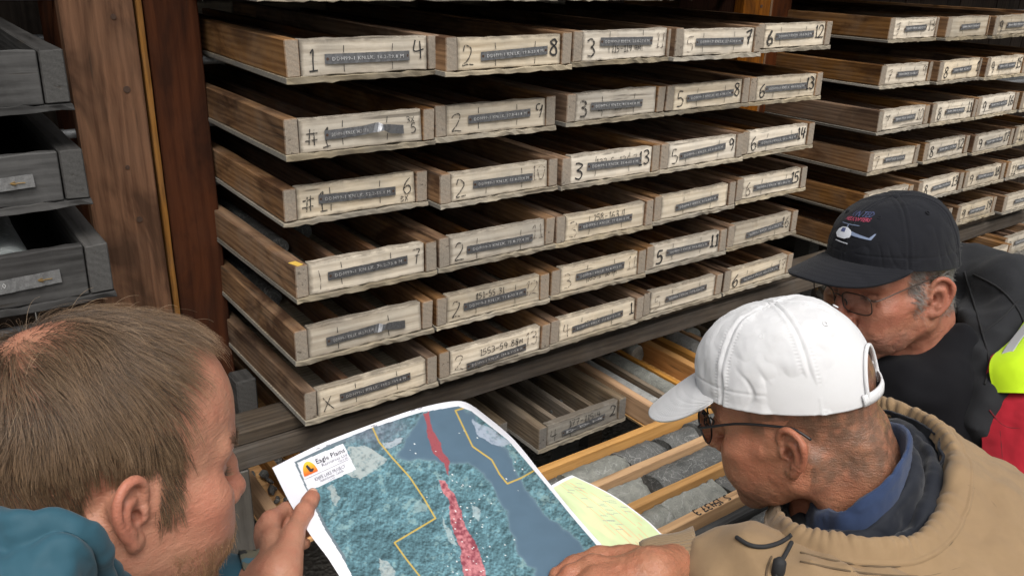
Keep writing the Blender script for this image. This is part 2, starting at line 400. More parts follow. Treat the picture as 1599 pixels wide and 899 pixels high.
# ---------------------------------------------------------------- handwriting: stroke letters
ST = {'0': [[(.5, 1.5), (.15, 1.2), (.08, .6), (.3, .05), (.62, .05), (.9, .5), (.86, 1.15), (.5, 1.5)]],
 '1': [[(.3, 1.2), (.52, 1.5), (.5, .8), (.48, 0)], [(.2, 0), (.8, .03)]],
 '|': [[(.45, 1.5), (.5, .8), (.48, 0)]],
 '2': [[(.1, 1.15), (.3, 1.48), (.7, 1.45), (.86, 1.1), (.5, .5), (.06, .04), (.5, .08), (.98, 0)]],
 '3': [[(.1, 1.4), (.5, 1.52), (.85, 1.25), (.66, .9), (.35, .82), (.75, .7), (.92, .35), (.6, .02), (.1, .1)]],
 '4': [[(.25, 1.5), (.12, .7), (.5, .66), (.95, .74)], [(.72, 1.45), (.7, .6), (.66, 0)]],
 '5': [[(.85, 1.5), (.25, 1.46), (.18, .85), (.6, .92), (.9, .55), (.65, .08), (.1, .05)]],
 '6': [[(.75, 1.5), (.35, 1.1), (.1, .5), (.35, .03), (.75, .12), (.85, .5), (.55, .75), (.15, .45)]],
 '7': [[(.05, 1.42), (.5, 1.48), (.92, 1.5), (.6, .8), (.42, 0)], [(.3, .8), (.85, .86)]],
 '8': [[(.8, 1.3), (.5, 1.5), (.18, 1.25), (.4, .9), (.8, .6), (.8, .15), (.45, 0), (.12, .3), (.35, .75), (.75, 1.05), (.8, 1.3)]],
 '9': [[(.85, 1.2), (.5, 1.5), (.15, 1.2), (.3, .8), (.7, .85), (.88, 1.25), (.85, .6), (.6, 0)]],
 '#': [[(.35, 1.4), (.25, .2)], [(.7, 1.4), (.6, .2)], [(.05, 1.05), (.95, 1.1)], [(.02, .55), (.92, .6)]],
 'X': [[(.1, 1.3), (.5, .7), (.95, .05)], [(.9, 1.35), (.5, .7), (.05, .0)]],
 'B': [[(.2, 1.4), (.15, 0)], [(.2, 1.4), (.8, 1.2), (.3, .8), (.85, .4), (.15, 0)]],
 '-': [[(.15, .7), (.85, .74)]], '.': [[(.45, .06), (.55, 0)]],
 'M': [[(.05, 0), (.15, 1.1), (.45, .4), (.8, 1.15), (.92, 0)]], 'm': [[(.05, 0), (.1, .8), (.4, .75), (.45, .05), (.5, .7), (.8, .8), (.9, 0)]],
 'S': [[(.85, 1.35), (.4, 1.5), (.15, 1.1), (.6, .75), (.85, .4), (.5, 0), (.08, .15)]], ' ': []}
def strokes(text, h, w=0.62, jit=0.04):
    """polylines (x, z) of a hand-painted text of height h"""
    out = []; x = 0; s = h / 1.5
    for ch in text:
        for pl in ST.get(ch, []):
            p = np.array(pl, float) + nrg.normal(0, jit, (len(pl), 2))
            q = catmull(p, max(6, 5 * (len(p) - 1))) if len(p) > 2 else p
            out.append(np.stack([x + q[:, 0] * s * w * 1.6 / 1.0, q[:, 1] * s], 1))
        x += (1.35 if ch not in '.|1' else .95) * s * w * 1.35
    return out, x
def ink_mesh(name, polys, t, lift=0.0007):
    """flat brush strokes lying in the x-z plane, facing -y"""
    V, F = [], []
    for p in polys:
        if len(p) < 2: continue
        d = np.gradient(p, axis=0); d /= np.linalg.norm(d, axis=1)[:, None] + 1e-9
        n = np.stack([-d[:, 1], d[:, 0]], 1)
        tt = t * (0.8 + 0.3 * nrg.random(len(p)))[:, None] * 0.5
        a, b = p + n * tt, p - n * tt; k = len(V)
        for i in range(len(p)):
            V.append((a[i, 0], -lift, a[i, 1])); V.append((b[i, 0], -lift, b[i, 1]))
        for i in range(len(p) - 1): F.append((k + 2 * i, k + 2 * i + 1, k + 2 * i + 3, k + 2 * i + 2))
        lift += 0.00006
    me = bpy.data.meshes.new(name); me.from_pydata(V, [], F); me.update()
    return me
def write(parent, text, x, z, h, t, mat, rot=0.0, y=0.0, name='painted_number'):
    pl, wd = strokes(text, h)
    o = link(name, ink_mesh(name, pl, t), parent, mat, (x, y, z)); o.rotation_euler = (0, rot, 0)
    return o
def font_mesh(name, text, size, extrude=0.0, space=1.0):
    c = bpy.data.curves.new('t', 'FONT'); c.body = text; c.size = size; c.resolution_u = 1; c.extrude = extrude; c.space_character = space
    o = bpy.data.objects.new('t', c); COL.objects.link(o)
    dg = bpy.context.evaluated_depsgraph_get(); me = bpy.data.meshes.new_from_object(o.evaluated_get(dg))
    bpy.data.objects.remove(o); bpy.data.curves.remove(c); me.name = name
    return me

# ---------------------------------------------------------------- core boxes
PW, PH = 0.353, 0.085
def strip_mesh(L, hgt, bend=0.0):
    n = 25; xs = np.linspace(-L / 2, L / 2, n); V = []; 
    for k, z in enumerate((-hgt / 2, hgt / 2)):
        for x in xs:
            u = x / L + .5
            y = -0.0018 - .0011 * (1 + .6 * sin(u * 23 + L * 900) + .4 * sin(u * 51 + L * 3100 + 2 * k)) * (.4 + .6 * sin(u * pi))
            dz = 0
            if bend:
                y -= bend * math.exp(-((u - .66) / .1) ** 2) + (bend * .35 if u > .7 else 0); dz = -0.012 * max(0, u - .66) * 2 + bend * .5 * math.exp(-((u - .66) / .12) ** 2)
            V.append((x, y + (0.004 * math.exp(-((u - .66) / .05) ** 2) * (1 if k else -1) if bend else 0), z * (1 - (.35 * math.exp(-((u - .72) / .05) ** 2) if bend else 0)) + dz))
    F = [(i, i + 1, n + i + 1, n + i) for i in range(n - 1)]
    me = bpy.data.meshes.new('label_strip'); me.from_pydata(V, [], F); me.update(); return me
VAR = {}
def shared(key, fn):
    """five differently worn versions of each kind of board are cut and then shared"""
    k = (key, rnd.randrange(5))
    if k not in VAR: VAR[k] = fn()
    return VAR[k]
def core_box(x, y, z, yaw, label, w=PW, L=1.35, ndiv=3, mats=None, H=PH, front_t=0.022, side_t=0.03, group='wooden core boxes on the racks', lip=0.004):
    m = mats or (W_FRONT, W_SIDE, W_DIV, W_PLY)
    b = empty('core_box', (x, y, z), yaw); tag(b, label, 'core box', group)
    pb = 0.011; hb = H - pb - 0.001
    key = (round(w, 3), round(H, 3), round(L, 2))
    link('bottom_panel', shared(('bp',) + key, lambda: boxmesh('bottom_panel', w + .004, L, pb, 0.001, 0.0018, 22, 0)), b, m[3], (w / 2, L / 2 - lip, pb / 2))
    for s in (0, 1):
        o = link('side_board', shared(('sb', side_t) + key, lambda: boxmesh('side_board', side_t, L, hb, 0.002, 0.0011, 10, 1)), b, m[1], (side_t / 2 if s == 0 else w - side_t / 2, L / 2 + rnd.uniform(-.003, .001), pb + .001 + hb / 2))
        o.scale.z = rnd.uniform(0.955, 1.0); o.location.z -= hb * (1 - o.scale.z) / 2
    fw = w - 2 * side_t - 0.0036
    fb = link('front_board', shared(('fb', front_t) + key, lambda: boxmesh('front_board', fw, front_t, hb, 0.0016, 0.0014, 14, 0)), b, m[0], (w / 2, front_t / 2 + 0.0022, pb + .001 + hb / 2))
    b.rotation_euler.y = rnd.uniform(-.007, .007); fb.rotation_euler = (rnd.uniform(-.025, .012), rnd.uniform(-.006, .006), rnd.uniform(-.006, .006)); fb.scale.z = rnd.uniform(0.93, 1.0); fb.location.z -= hb * (1 - fb.scale.z) / 2
    link('back_board', shared(('bb',) + key, lambda: boxmesh('back_board', fw, 0.022, hb, 0.0016)), b, m[0], (w / 2, L - 0.03, pb + .001 + hb / 2))
    iw = w - 2 * side_t; dl = L - front_t - .05
    for i in range(ndiv):
        dh = rnd.uniform(.046, .057)
        o = link('divider', shared(('dv',) + key, lambda: boxmesh('divider', 0.019, dl, 0.052, 0.001, 0.0008, 6, 1)), b, m[2], (side_t + iw * (i + 1) / (ndiv + 1) + rnd.uniform(-.004, .004), front_t + .004 + dl / 2, pb + .001 + .026))
        o.rotation_euler = (0, rnd.uniform(-.03, .03), 0)
    return b, fb, fw, hb
def dress(fb, fw, hb, left='', right='', tagtext=None, tilt=0.0, tz=0.0, tl=0.19, lw=('ink', .0032), rw=('ink', .0032), extra=(), bend=0.0, ticks=True, tx=0.0, th=0.0205):
    mats = {'ink': M_INK, 'fade': M_FADE, 'pencil': M_PENCIL}
    y = -0.0125; hz = hb / 2
    if left: write(fb, left, -fw / 2 + .012, -.026, .043 if len(left) < 3 else .036, lw[1], mats[lw[0]], rnd.uniform(-.06, .06), y)
    if right:
        wd = strokes(right, .036)[1]; write(fb, right, fw / 2 - .008 - wd, -.012, .038, rw[1], mats[rw[0]], rnd.uniform(-.05, .05), y)
    for (txt, x, z, h, t, mm) in extra: write(fb, txt, x, z, h, t, mats[mm], rnd.uniform(-.05, 0.02), y - .0002)
    if tagtext is None: return
    if ticks:
        for sx in (-.3, .3):
            x = tx + tl * sx * 1.05 + rnd.uniform(-.008, .008)
            for z0, z1 in ((.012, .026), (-.027, -.012)):
                if rnd.random() < .85:
                    o = link('pencil_tick', ink_mesh('pencil_tick', [np.array([(x, z0 + tz), (x + rnd.uniform(-.002, .002), z1 + tz)])], .0016), fb, M_INK, (0, y, 0))
    s = link('label_strip', strip_mesh(tl, th, bend), fb, M_STRIP, (tx, y - .0006, tz)); s.rotation_euler = (0, -tilt, 0)
    me = font_mesh('punched_lettering', tagtext, .0105, 0.0003, 1.08)
    n = len(me.vertices); co = np.zeros(n * 3); me.vertices.foreach_get('co', co); co = co.reshape(-1, 3)
    x0, x1 = co[:, 0].min(), co[:, 0].max(); sc = (tl * .84) / (x1 - x0) if not bend else tl * .5 / (x1 - x0)
    sc2 = min(1.0, sc * 1.25)
    dots = nrg.random(n) < 0
    V = np.stack([(co[:, 0] - x0) * sc - tl * .42, -0.0043 - co[:, 2] - (.001 if bend else 0), (co[:, 1] - .0036) * 1.0], 1)
    me.vertices.foreach_set('co', V.astype(np.float32).ravel()); me.update()
    o = link('punched_lettering', me, fb, M_STRIPL, (tx, y - .0008, tz)); o.rotation_euler = (0, -tilt, 0)
    for sx in (-.47, .47):
        if bend and sx > 0: continue
        o = link('strip_nail', tube_mesh('strip_nail', [(0, 0, 0), (0, -.0022, 0)], .0032, 8), fb, M_RUST, (tx + sx * tl * cos(tilt), y - .001, tz + sx * tl * sin(tilt)))

ROWN = {'Z': 'half-seen row at the top edge', 'A': 'top full row', 'B': 'second row', 'C': 'third row', 'D': 'fourth row', 'E': 'fifth row', 'F': 'bottom row'}
XP = {'A1': (.426, .004, -.02), 'A2': (.767, -.043, -.003), 'A3': (1.147, -.016, -.003), 'A4': (1.478, -.036, .002), 'A5': (1.883, .02, -.014),
 'B1': (.414, .004, .001), 'B2': (.773, .011, .005), 'B3': (1.164, .017, .008), 'B4': (1.520, .017, .004), 'B5': (1.877, .018, 0),
 'C1': (.415, .045, -.012), 'C2': (.775, -.006, .008), 'C3': (1.1305, -.014, -.004), 'C4': (1.486, -.015, .008), 'C5': (1.843, -.003, -.002),
 'D1': (.406, -.017, .008), 'D2': (.765, -.016, 0), 'D3': (1.121, -.017, .005), 'D4': (1.487, -.005, .006), 'D5': (1.871, .018, -.004),
 'E1': (.399, -.007, -.006), 'E2': (.760, -.009, -.004), 'E3': (1.124, -.004, .006), 'E4': (1.486, .007, .003), 'E5': (1.859, .019, 0),
 'F1': (.409, -.013, .007), 'F2': (.774, -.002, -.002), 'F3': (1.136, .006, -.006), 'F4': (1.497, .011, .003), 'F5': (1.862, .014, -.008)}
# left number, right number, extra writing, styles
TX = {'A1': ('1', '4', {}), 'B1': ('#1', '', dict(bend=.012, extra=[('3X', .105, .008, .014, .0018, 'fade'), ('5', .115, -.016, .022, .0026, 'fade')], lw=('fade', .003))),
 'C1': ('#1', '6', dict(extra=[('BX', .105, -.03, .014, .0018, 'fade')], lw=('fade', .003), rw=('fade', .0028))),
 'D1': ('|', '7', dict(lw=('pencil', .0022), rw=('fade', .0028))), 'E1': ('', '', dict(bend=.004)), 'F1': ('X', '', dict(lw=('fade', .0025))),
 'A2': ('2', '8', dict(lw=('fade', .0028), rw=('ink', .005))), 'B2': ('2', '9', dict(lw=('fade', .0026), rw=('fade', .0036))),
 'C2': ('2', '10', dict(lw=('fade', .003), rw=('pencil', .003))), 'D2': ('2', '11', dict(lw=('fade', .003), rw=('pencil', .0024))),
 'E2': ('2', '12', dict(lw=('fade', .0028), rw=('pencil', .0028), extra=[('151-55.31', -.06, .011, .015, .0018, 'ink')])),
 'F2': ('2', '13', dict(lw=('pencil', .0028), rw=('pencil', .0032), tz=-.018, extra=[('1553-59.88M', -.055, -.002, .018, .002, 'ink')])),
 'A3': ('3', '11', dict(lw=('fade', .005), rw=('pencil', .003), tz=.008, extra=[('115-119.4M', -.05, -.018, .016, .0018, 'ink')])),
 'B3': ('3', '', dict(lw=('fade', .0055), extra=[('119.4-133.9M', -.07, -.014, .015, .0018, 'ink')])),
 'C3': ('3', '13', dict(lw=('ink', .0042), rw=('ink', .004), extra=[('133.5-136.7', -.06, .0, .02, .0017, 'ink')])),
 'D3': ('3', '', dict(lw=('pencil', .0028), extra=[('158-163.1', -.05, .008, .02, .002, 'ink')])),
 'E3': ('3', '11', dict(lw=('pencil', .0022), rw=('pencil', .0022), extra=[('163.1-169M', -.05, -.018, .017, .0017, 'ink')])),
 'F3': ('4', '1', dict(lw=('pencil', .003), rw=('ink', .0045), extra=[('155.9-171', -.055, -.012, .018, .0018, 'ink')])),
 'A4': ('5', '7', dict(lw=('pencil', .0032), rw=('ink', .0055))), 'B4': ('5', '8', dict(lw=('fade', .004), rw=('ink', .004))),
 'C4': ('5', '9', dict(lw=('fade', .0035), rw=('ink', .0045))), 'D4': ('', '', {}), 'E4': ('5', '11', dict(lw=('ink', .006), rw=('ink', .006))), 'F4': ('5', '', dict(lw=('pencil', .0028))),
 'A5': ('6', '12', dict(lw=('fade', .009), rw=('ink', .004))), 'B5': ('6', '13', dict(lw=('ink', .0045), rw=('ink', .0055))),
 'C5': ('6', '14', dict(lw=('fade', .005), rw=('ink', .0055))), 'D5': ('6', '15', dict(lw=('pencil', .004), rw=('ink', .005))),
 'E5': ('', '16', dict(rw=('fade', .0035))), 'F5': ('6', '17', dict(lw=('ink', .0045), rw=('pencil', .0035)))}
LB = {'A1': 'numbered 1 and 4', 'B1': 'numbered 1 and 5 with bent strip', 'C1': 'numbered 1 and 6', 'D1': 'numbered 7 with yellow chipped corner', 'E1': 'with a strip but no clear number',
 'F1': 'marked with a large X', 'A2': 'numbered 2 and 8', 'B2': 'numbered 2 and 9', 'C2': 'numbered 2 and 10', 'D2': 'numbered 2 and faintly 11', 'E2': 'numbered 2 and 151-55.31', 'F2': 'numbered 2 and 1553-59.88',
 'A3': 'numbered 3 and 115-119.4', 'B3': 'numbered 3 and 119.4-133.9', 'C3': 'numbered 3 and 13', 'D3': 'numbered 3 and 158-163.1', 'E3': 'numbered 163.1-169', 'F3': 'numbered 4 and 1',
 'A4': 'numbered 5 and 7', 'B4': 'numbered 5 and 8', 'C4': 'numbered 5 and 9', 'D4': 'bearing only a strip', 'E4': 'numbered 5 and 11 in thick paint', 'F4': 'faintly numbered 5',
 'A5': 'numbered smudged 6 and 12', 'B5': 'numbered 6 and 13', 'C5': 'numbered 6 and 14', 'D5': 'numbered 15', 'E5': 'faintly numbered 16', 'F5': 'numbered 6 and faintly 17'}
depthm = 16.2
c_nd = lambda k: 2 if k[1] in '12' else 3
for k in sorted(XP):
    r, c = k[0], int(k[1]); x, y, yw = XP[k]; z = ROWZ['ZABCDEF'.index(r)]
    tone = rnd.random()
    b, fb, fw, hb = core_box(x, y, z, yw, ndiv=c_nd(k), label='core box %s, %s in the %s' % (LB[k], ORD[c - 1], ROWN[r]))
    l, rr, kw = TX[k]
    dress(fb, fw, hb, l, rr, 'DDH99-1 KN.LK. %.1f-%.1f M' % (depthm, depthm + 3.6), rnd.uniform(-.035, .065), tl=rnd.uniform(.178, .202), tx=rnd.uniform(-.006, .01), **({'tz': rnd.uniform(-.006, .004)} | kw))
    depthm += 3.6
    if k == 'D1':
        o = link('yellow_chip', boxmesh('yellow_chip', .022, .03, .0012, .0003), b, m_flat('yellow_raw_wood', (.62, .4, .07), .7), (.014, .02, PH - .001)); o.rotation_euler = (0, .06, .3)
# bottoms of the row above, just showing along the top edge of the picture
for i, x in enumerate((.40, .77, 1.14, 1.51, 1.88)):
    b, fb, fw, hb = core_box(x + rnd.uniform(-.01, .01), (.055, .02, .0, .02, .02)[i], ROWZ[0], rnd.uniform(-.006, .006), 'core box at the top edge, only its underside edge showing, %s from the post' % ORD[i])
    dress(fb, fw, hb, str(i + 1), '', 'DDH99-1 KN.LK. %.1f M' % (5 + i))
# the bay to the right
RB = {'A': [(2.642, .064), (2.96, .03), (3.27, .01), (3.62, .02)], 'B': [(2.609, .044), (2.935, .015), (3.25, -.002), (3.60, .01)],
 'C': [(2.58, .007), (2.935, .009), (3.262, .002), (3.62, .0)], 'D': [(2.606, .03), (2.975, .027), (3.32, .012), (3.68, .02)],
 'E': [(2.60, .02), (2.975, .02), (3.33, .02), (3.69, .02)], 'F': [(2.61, .02), (2.97, .03), (3.33, .02), (3.69, .0)], 'G': []}
RT = {'A': [('7', '13'), ('', ''), ('9', '14'), ('11', '')], 'B': [('7', '9'), ('8', '1'), ('9', '15'), ('11', '')], 'C': [('7', '10'), ('8', '11'), ('9', '16'), ('11', '')],
 'D': [('7', ''), ('8', '12'), ('9', '17'), ('11', '')], 'E': [('7', '12'), ('8', '13'), ('9', '18'), ('11', '')], 'F': [('7', ''), ('8', '14'), ('9', '19'), ('', '5')]}
for r in 'ABCDEF':
    for i, (x, y) in enumerate(RB[r]):
        l, rr = RT[r][i]; z = ROWZ['ZABCDEF'.index(r)]
        nm = ('marked ' + ' and '.join(q for q in (l, rr) if q)) if (l or rr) else 'without a number'
        b, fb, fw, hb = core_box(x, y, z, rnd.uniform(-.006, .006), 'core box %s, %s in the far right bay\'s %s' % (nm, ORD[i], ROWN[r]), w=.335)
        st = ('pencil' if i == 0 else 'ink')
        dress(fb, fw, hb, l, rr, 'DDH99-1 KN.LK. %.1f-%.1f M' % (depthm, depthm + 3.6), rnd.uniform(-.01, .04), tl=.14, lw=(st, .0042), rw=(st, .0045)); depthm += 3.6
b, fb, fw, hb = core_box(3.33, -.09, -.955, .0, 'lowest core box at the right, its dividers showing, under the box marked 19', w=.335); dress(fb, fw, hb, '', '', 'DDH99-1 KN.LK. 199 M', tl=.2)
b, fb, fw, hb = core_box(3.70, -.04, -.955, .0, 'wooden core box lowest at the right edge of the far bay', w=.335); dress(fb, fw, hb, '9', '20', 'DDH99-1 KN.LK. 203 M', tl=.14)
for i, x in enumerate((2.64, 2.97, 3.31)):
    b, fb, fw, hb = core_box(x, .05, ROWZ[0], 0, 'far right bay core box showing only its bottom edge, %s from left' % ORD[i], w=.335); dress(fb, fw, hb, '', '', 'DDH99-1 M', tl=.14)

M_TAGL = m_metal('dull_tag_metal', (.30, .30, .30), .5, .5)
# three big old grey boxes in the bay at the left
GM = (W_GREYX, W_GREYY, W_GREYY, W_GREYX)
for i, (x, y, z, t) in enumerate(((-.388, -.13, 0.0, None), (-.382, -.125, -.157, '-68.5'), (-.372, -.155, -.315, 'H-74.0'))):
    b, fb, fw, hb = core_box(x, y, z, rnd.uniform(-.004, .004), 'old dark grey core box at the left edge, %s of three' % ('topmost', 'middle', 'lowest')[i], w=.40, H=.098, ndiv=2, mats=GM, side_t=.036, group='old grey core boxes left of the post')
    if t:
        s = link('label_strip', strip_mesh(.15, .023), fb, M_TAGL, (fw / 2 - .115, -.0128, -.004)); s.rotation_euler = (0, -.04, 0)
        me = font_mesh('punched_lettering', t, .013, .0003); o = link('punched_lettering', me, fb, M_STRIPL, (fw / 2 - .155, -.016, -.008)); o.rotation_euler = (pi / 2, -.04, 0)
        wire = [(0, 0, 0), (.008, -.002, .003), (.001, -.003, .001), (.009, -.002, -.003), (.002, -.0025, 0), (.022, -.002, 0)]
        link('brass_wire', tube_mesh('brass_wire', catmull(wire, 24), .0008, 6), fb, m_flat('brass', (.22, .14, .05), .35, .3, 80, Metallic=.8), (fw / 2 - .075, -.0145, -.003))
def core_stick(p, L, r, mat, axis, label, group, seed, half=False, name='drill_core'):
    n = 22; m = 18; V = []
    a = np.linspace(0, 2 * pi, m, endpoint=False)
    u = np.linspace(0, L, n); A, U = np.meshgrid(a, u)
    tilt0, tilt1 = nrg.uniform(-.5, .5, 2)
    P = np.stack([U, np.cos(A) * r, np.sin(A) * r], -1)
    if half: P[..., 2] = np.minimum(P[..., 2], r * .25 + .002 * vnoise(P, 60, seed))
    P[..., 0] += (np.where(U == 0, P[..., 1] * tilt0, 0) + np.where(U == L, P[..., 1] * tilt1, 0))
    P += (fbm(P, 70, 3, seed) * (.0035 if half else (.0024 if r > .03 else .0012)))[..., None]
    V = P.reshape(-1, 3); i, j = np.meshgrid(np.arange(n - 1), np.arange(m), indexing='ij'); j2 = (j + 1) % m
    F = np.stack([i * m + j, i * m + j2, (i + 1) * m + j2, (i + 1) * m + j], -1).reshape(-1, 4).tolist()
    F += [list(range(m))[::-1], list(range((n - 1) * m, n * m))]
    me = bpy.data.meshes.new(name); me.from_pydata(V.tolist(), [], F); me.update()
    bm = bmesh.new(); bm.from_mesh(me); bmesh.ops.recalc_face_normals(bm, faces=bm.faces); bm.to_mesh(me); bm.free()
    o = link(name, me, None, mat, p, True); o.rotation_euler = (0, 0, axis); tag(o, label, 'drill core', group)
    for pl in list(me.polygons)[-2:]: pl.use_smooth = False
    return o
for i, (x, y, z) in enumerate(((-.13, -.1, .056), (-.30, -.1, .056), (-.125, -.095, -.100), (-.29, -.095, -.100), (-.115, -.125, -.256), (-.285, -.125, -.256))):
    core_stick((x, y, z), .9, .037, M_CORES, pi / 2, 'thick smooth grey drill core, %s one in the %s old grey box' % (('right', 'left')[i % 2], ('topmost', 'middle', 'lowest')[i // 2]), 'thick cores in the old grey boxes', 50 + i)
# cores lying dimly in the trays of the lower rows
for k in sorted(XP):
    if k[0] in 'DEF':
        x, y, yw = XP[k]; z = ROWZ['ZABCDEF'.index(k[0])]
        for ch in range(4):
            if rnd.random() < .3 or ch == 3 and c_nd(k) == 2: continue
            cx = x + .03 + (PW - .06) * (ch + .5) / (c_nd(k) + 1)
            core_stick((cx, y + rnd.uniform(.28, .5), z + .012 + .0215), rnd.uniform(.25, .45), .021, rnd.choice((M_CORED, M_CORES, M_CORED)), pi / 2, 'thin drill core in the %s channel of the %s box, %s' % (ORD[ch], ORD[int(k[1]) - 1], ROWN[k[0]]), 'drill cores in the tray channels', rnd.randrange(999))

# ---------------------------------------------------------------- lowest boxes under the beam and on the bench
NM = (W_NEWX, W_NEWY, W_NEWY, W_NEWX)
OLDT = wood('old_tan_divider', (.22, .17, .12), (.10, .073, .05), (.05, .04, .03), 'y', .4, .3)
b, fb, fw, hb = core_box(1.135, .035, -1.12, .0, 'grey core box marked 4 and 2 on the lowest shelf beside the map', w=.347, L=1.2, ndiv=3, mats=(wood('greyed_front', (.36, .33, .28), (.2, .175, .145), (.07, .055, .045), 'x', .3, .5, grime=.8), OLDT, OLDT, W_PLY), group='boxes on the lowest shelf')
dress(fb, fw, hb, '4', '2', 'DDH', .03, tl=.17, tz=-.006, lw=('fade', .003), rw=('ink', .0035), extra=[('177-115.4', -.06, .004, .022, .002, 'ink')], th=.02)
for i in range(3):
    write(b, '-X05'.replace('-', '')[:3], .12 + .08 * i, PH, .02, .002, M_FADE)  if False else None
def floor_box(x, y, label, mats, w=.347, ndiv=3, yaw=0.0):
    b, fb, fw, hb = core_box(x, y, -1.12, yaw, label, w=w, L=1.2, ndiv=ndiv, mats=mats, group='boxes on the lowest shelf')
    return b
floor_box(.335, .03, 'new orange core box on the lowest shelf beside the left man\'s hand', NM)
floor_box(.735, .12, 'old grey core box on the lowest shelf behind the map', (W_FRONT, OLDT, OLDT, W_PLY))
floor_box(1.50, -.075, 'new orange core box holding pale cores, beside the box marked 4 and 2', NM, yaw=-.02, ndiv=2)
floor_box(1.885, -.03, 'core box full of dark broken rock beside the white cap\'s peak', (W_GREYX, W_GREYY, W_NEWY, W_PLY))
floor_box(2.26, -.03, 'core box with orange dividers behind the white cap on the lowest shelf', (W_FRONT, W_NEWY, W_NEWY, W_PLY))
def rubble(parent_box, x0, x1, y0, y1, z, n, smin, smax, mat, label):
    """broken rock: many small angular pieces in one heap"""
    V, F = [], []
    for i in range(n):
        bm = bmesh.new(); bmesh.ops.create_icosphere(bm, subdivisions=1, radius=1)
        s = rnd.uniform(smin, smax); c = Vector((rnd.uniform(x0, x1), rnd.uniform(y0, y1), z + s * rnd.uniform(.2, .7)))
        q = Quaternion((rnd.random(), rnd.random(), rnd.random(), rnd.random())).normalized(); sc = Vector((s, s * rnd.uniform(.5, 1), s * rnd.uniform(.4, .9)))
        k = len(V)
        for v in bm.verts:
            p = v.co * rnd.uniform(.75, 1.1); V.append(tuple(c + q @ Vector((p.x * sc.x, p.y * sc.y, p.z * sc.z))))
        bm.verts.index_update()
        F += [tuple(k + v.index for v in f.verts) for f in bm.faces]; bm.free()
    me = bpy.data.meshes.new('broken_rock'); me.from_pydata(V, [], F); me.update()
    o = link('broken_rock', me, None, mat); tag(o, label, 'rock', None, 'stuff')
rubble(None, .37, .66, .06, .6, -1.1, 150, .006, .02, M_CORED, 'dark broken rock in the orange box beside the left hand')
rubble(None, 1.92, 2.2, .02, .8, -1.1, 260, .008, .03, M_CORED, 'dark broken rock pieces in the tray beside the white cap')
rubble(None, 1.18, 1.45, .07, .8, -1.108, 300, .003, .012, M_CORED, 'crumbs of rock in the box marked 4 and 2')
for i, (cx, y0, L, mt) in enumerate(((1.562, -.02, .55, M_COREP), (1.562, .56, .4, M_COREP), (1.675, -.03, .35, M_CORE), (1.675, .36, .5, M_COREP), (1.79, .3, .5, M_CORE), (2.0, .05, .3, M_COREP), (2.08, .3, .4, M_CORE), (2.33, .0, .5, M_COREP), (2.45, .1, .5, M_CORE))):
    core_stick((cx, y0, -1.078), L, .034, mt, pi / 2, 'pale drill core on the lowest shelf, %s when counted rightwards' % ORD[i], 'pale cores on the lowest shelf', 300 + i)

# bench with boxes lying lengthwise in front of the rack
def bench():
    t = empty('bench', (1.7, -.55, GZ)); tag(t, 'low dark plank bench carrying the orange core boxes', 'bench')
    for i in range(4): link('plank', boxmesh('plank', 2.6, .2, .035, .003), t, W_BEAM, (.2, -.32 + i * .21 - .0, .6125))
    for x in (-.9, 1.2):
        for y in (-.3, .3): link('leg', boxmesh('leg', .08, .08, .593, .003), t, W_BEAM, (x, y, .298))
bench()
def long_box(x, y, z, L, w, n, mats, label, front_bar=True):
    b = empty('long_core_box', (x, y, z)); tag(b, label, 'core box', 'core boxes lying lengthwise on the bench')
    link('bottom_panel', boxmesh('bottom_panel', L, w, .011, .001), b, mats[1], (L / 2, w / 2, .0055))
    for i in range(n + 1):
        side = i in (0, n); t = .024
        nm = 'side_board' if side else 'divider'
        hh = .077 if side else .068
        o = link(nm, boxmesh(nm, L, t, hh, .002, .0009, 16, 0), b, mats[0], (L / 2, t / 2 + (w - t) * i / n, .012 + hh / 2)); o.rotation_euler = (rnd.uniform(-.02, .02), 0, rnd.uniform(-.003, .003))
        if i == 0: fb = o
    for xx in (-.012, L + .012): link('end_board', boxmesh('end_board', .022, w, .07, .002), b, mats[1], (xx, w / 2, .047))
    return b, fb
LBX, LBY, LBW = .78, -.522, .392
b, fb = long_box(LBX, LBY, -1.1195, 1.75, LBW, 3, (W_NEWX, W_NEWY), 'orange core box with split cores, marked S.15437.3 on its front rail')
pl, wd = strokes('S.15437.3', .021)
me = ink_mesh('painted_number', pl, .0042)
for v in me.vertices: v.co = Vector((-v.co.x, -v.co.z, -v.co.y))     # lies on top of the rail, reading from the other side
o = link('painted_number', me, fb, M_INK, (-.325, .0105, .0388))
for ch in range(3):
    pc_n = 1; y = LBY + .024 + (LBW - .024) * (ch + .5) / 3 - .012; x = LBX + .03
    while x < LBX + 1.65:
        L = rnd.uniform(.1, .3); L = min(L, LBX + 1.72 - x)
        o = core_stick((x, y + rnd.uniform(-.006, .006), -1.1195 + .012 + .034), L - rnd.uniform(.006, .03), .042, (M_CORE, M_CORE, M_CORED)[rnd.randrange(3)] if ch < 2 else rnd.choice((M_CORED, M_CORE)), rnd.uniform(-.03, .03), 'grey split core piece, %s from the left in the orange bench box\'s %s channel' % (ORD[pc_n - 1], ('front', 'middle', 'rear')[ch]), 'split cores in the orange bench box', rnd.randrange(999), half=rnd.random() < .4); pc_n += 1
        o.scale.z = rnd.uniform(.7, .9); o.rotation_euler.x = rnd.choice((0, 1, 1)) * rnd.uniform(-.6, .6); x += L
rubble(None, LBX + .05, LBX + 1.7, LBY + .04, LBY + .36, -1.100, 420, .006, .022, M_CORED, 'chips of grey rock between the split cores')
b, fb = long_box(1.10, -.885, -1.1195, 1.5, .33, 3, (W_GREYX, W_GREYY), 'old grey core box on the bench below the white capped man')
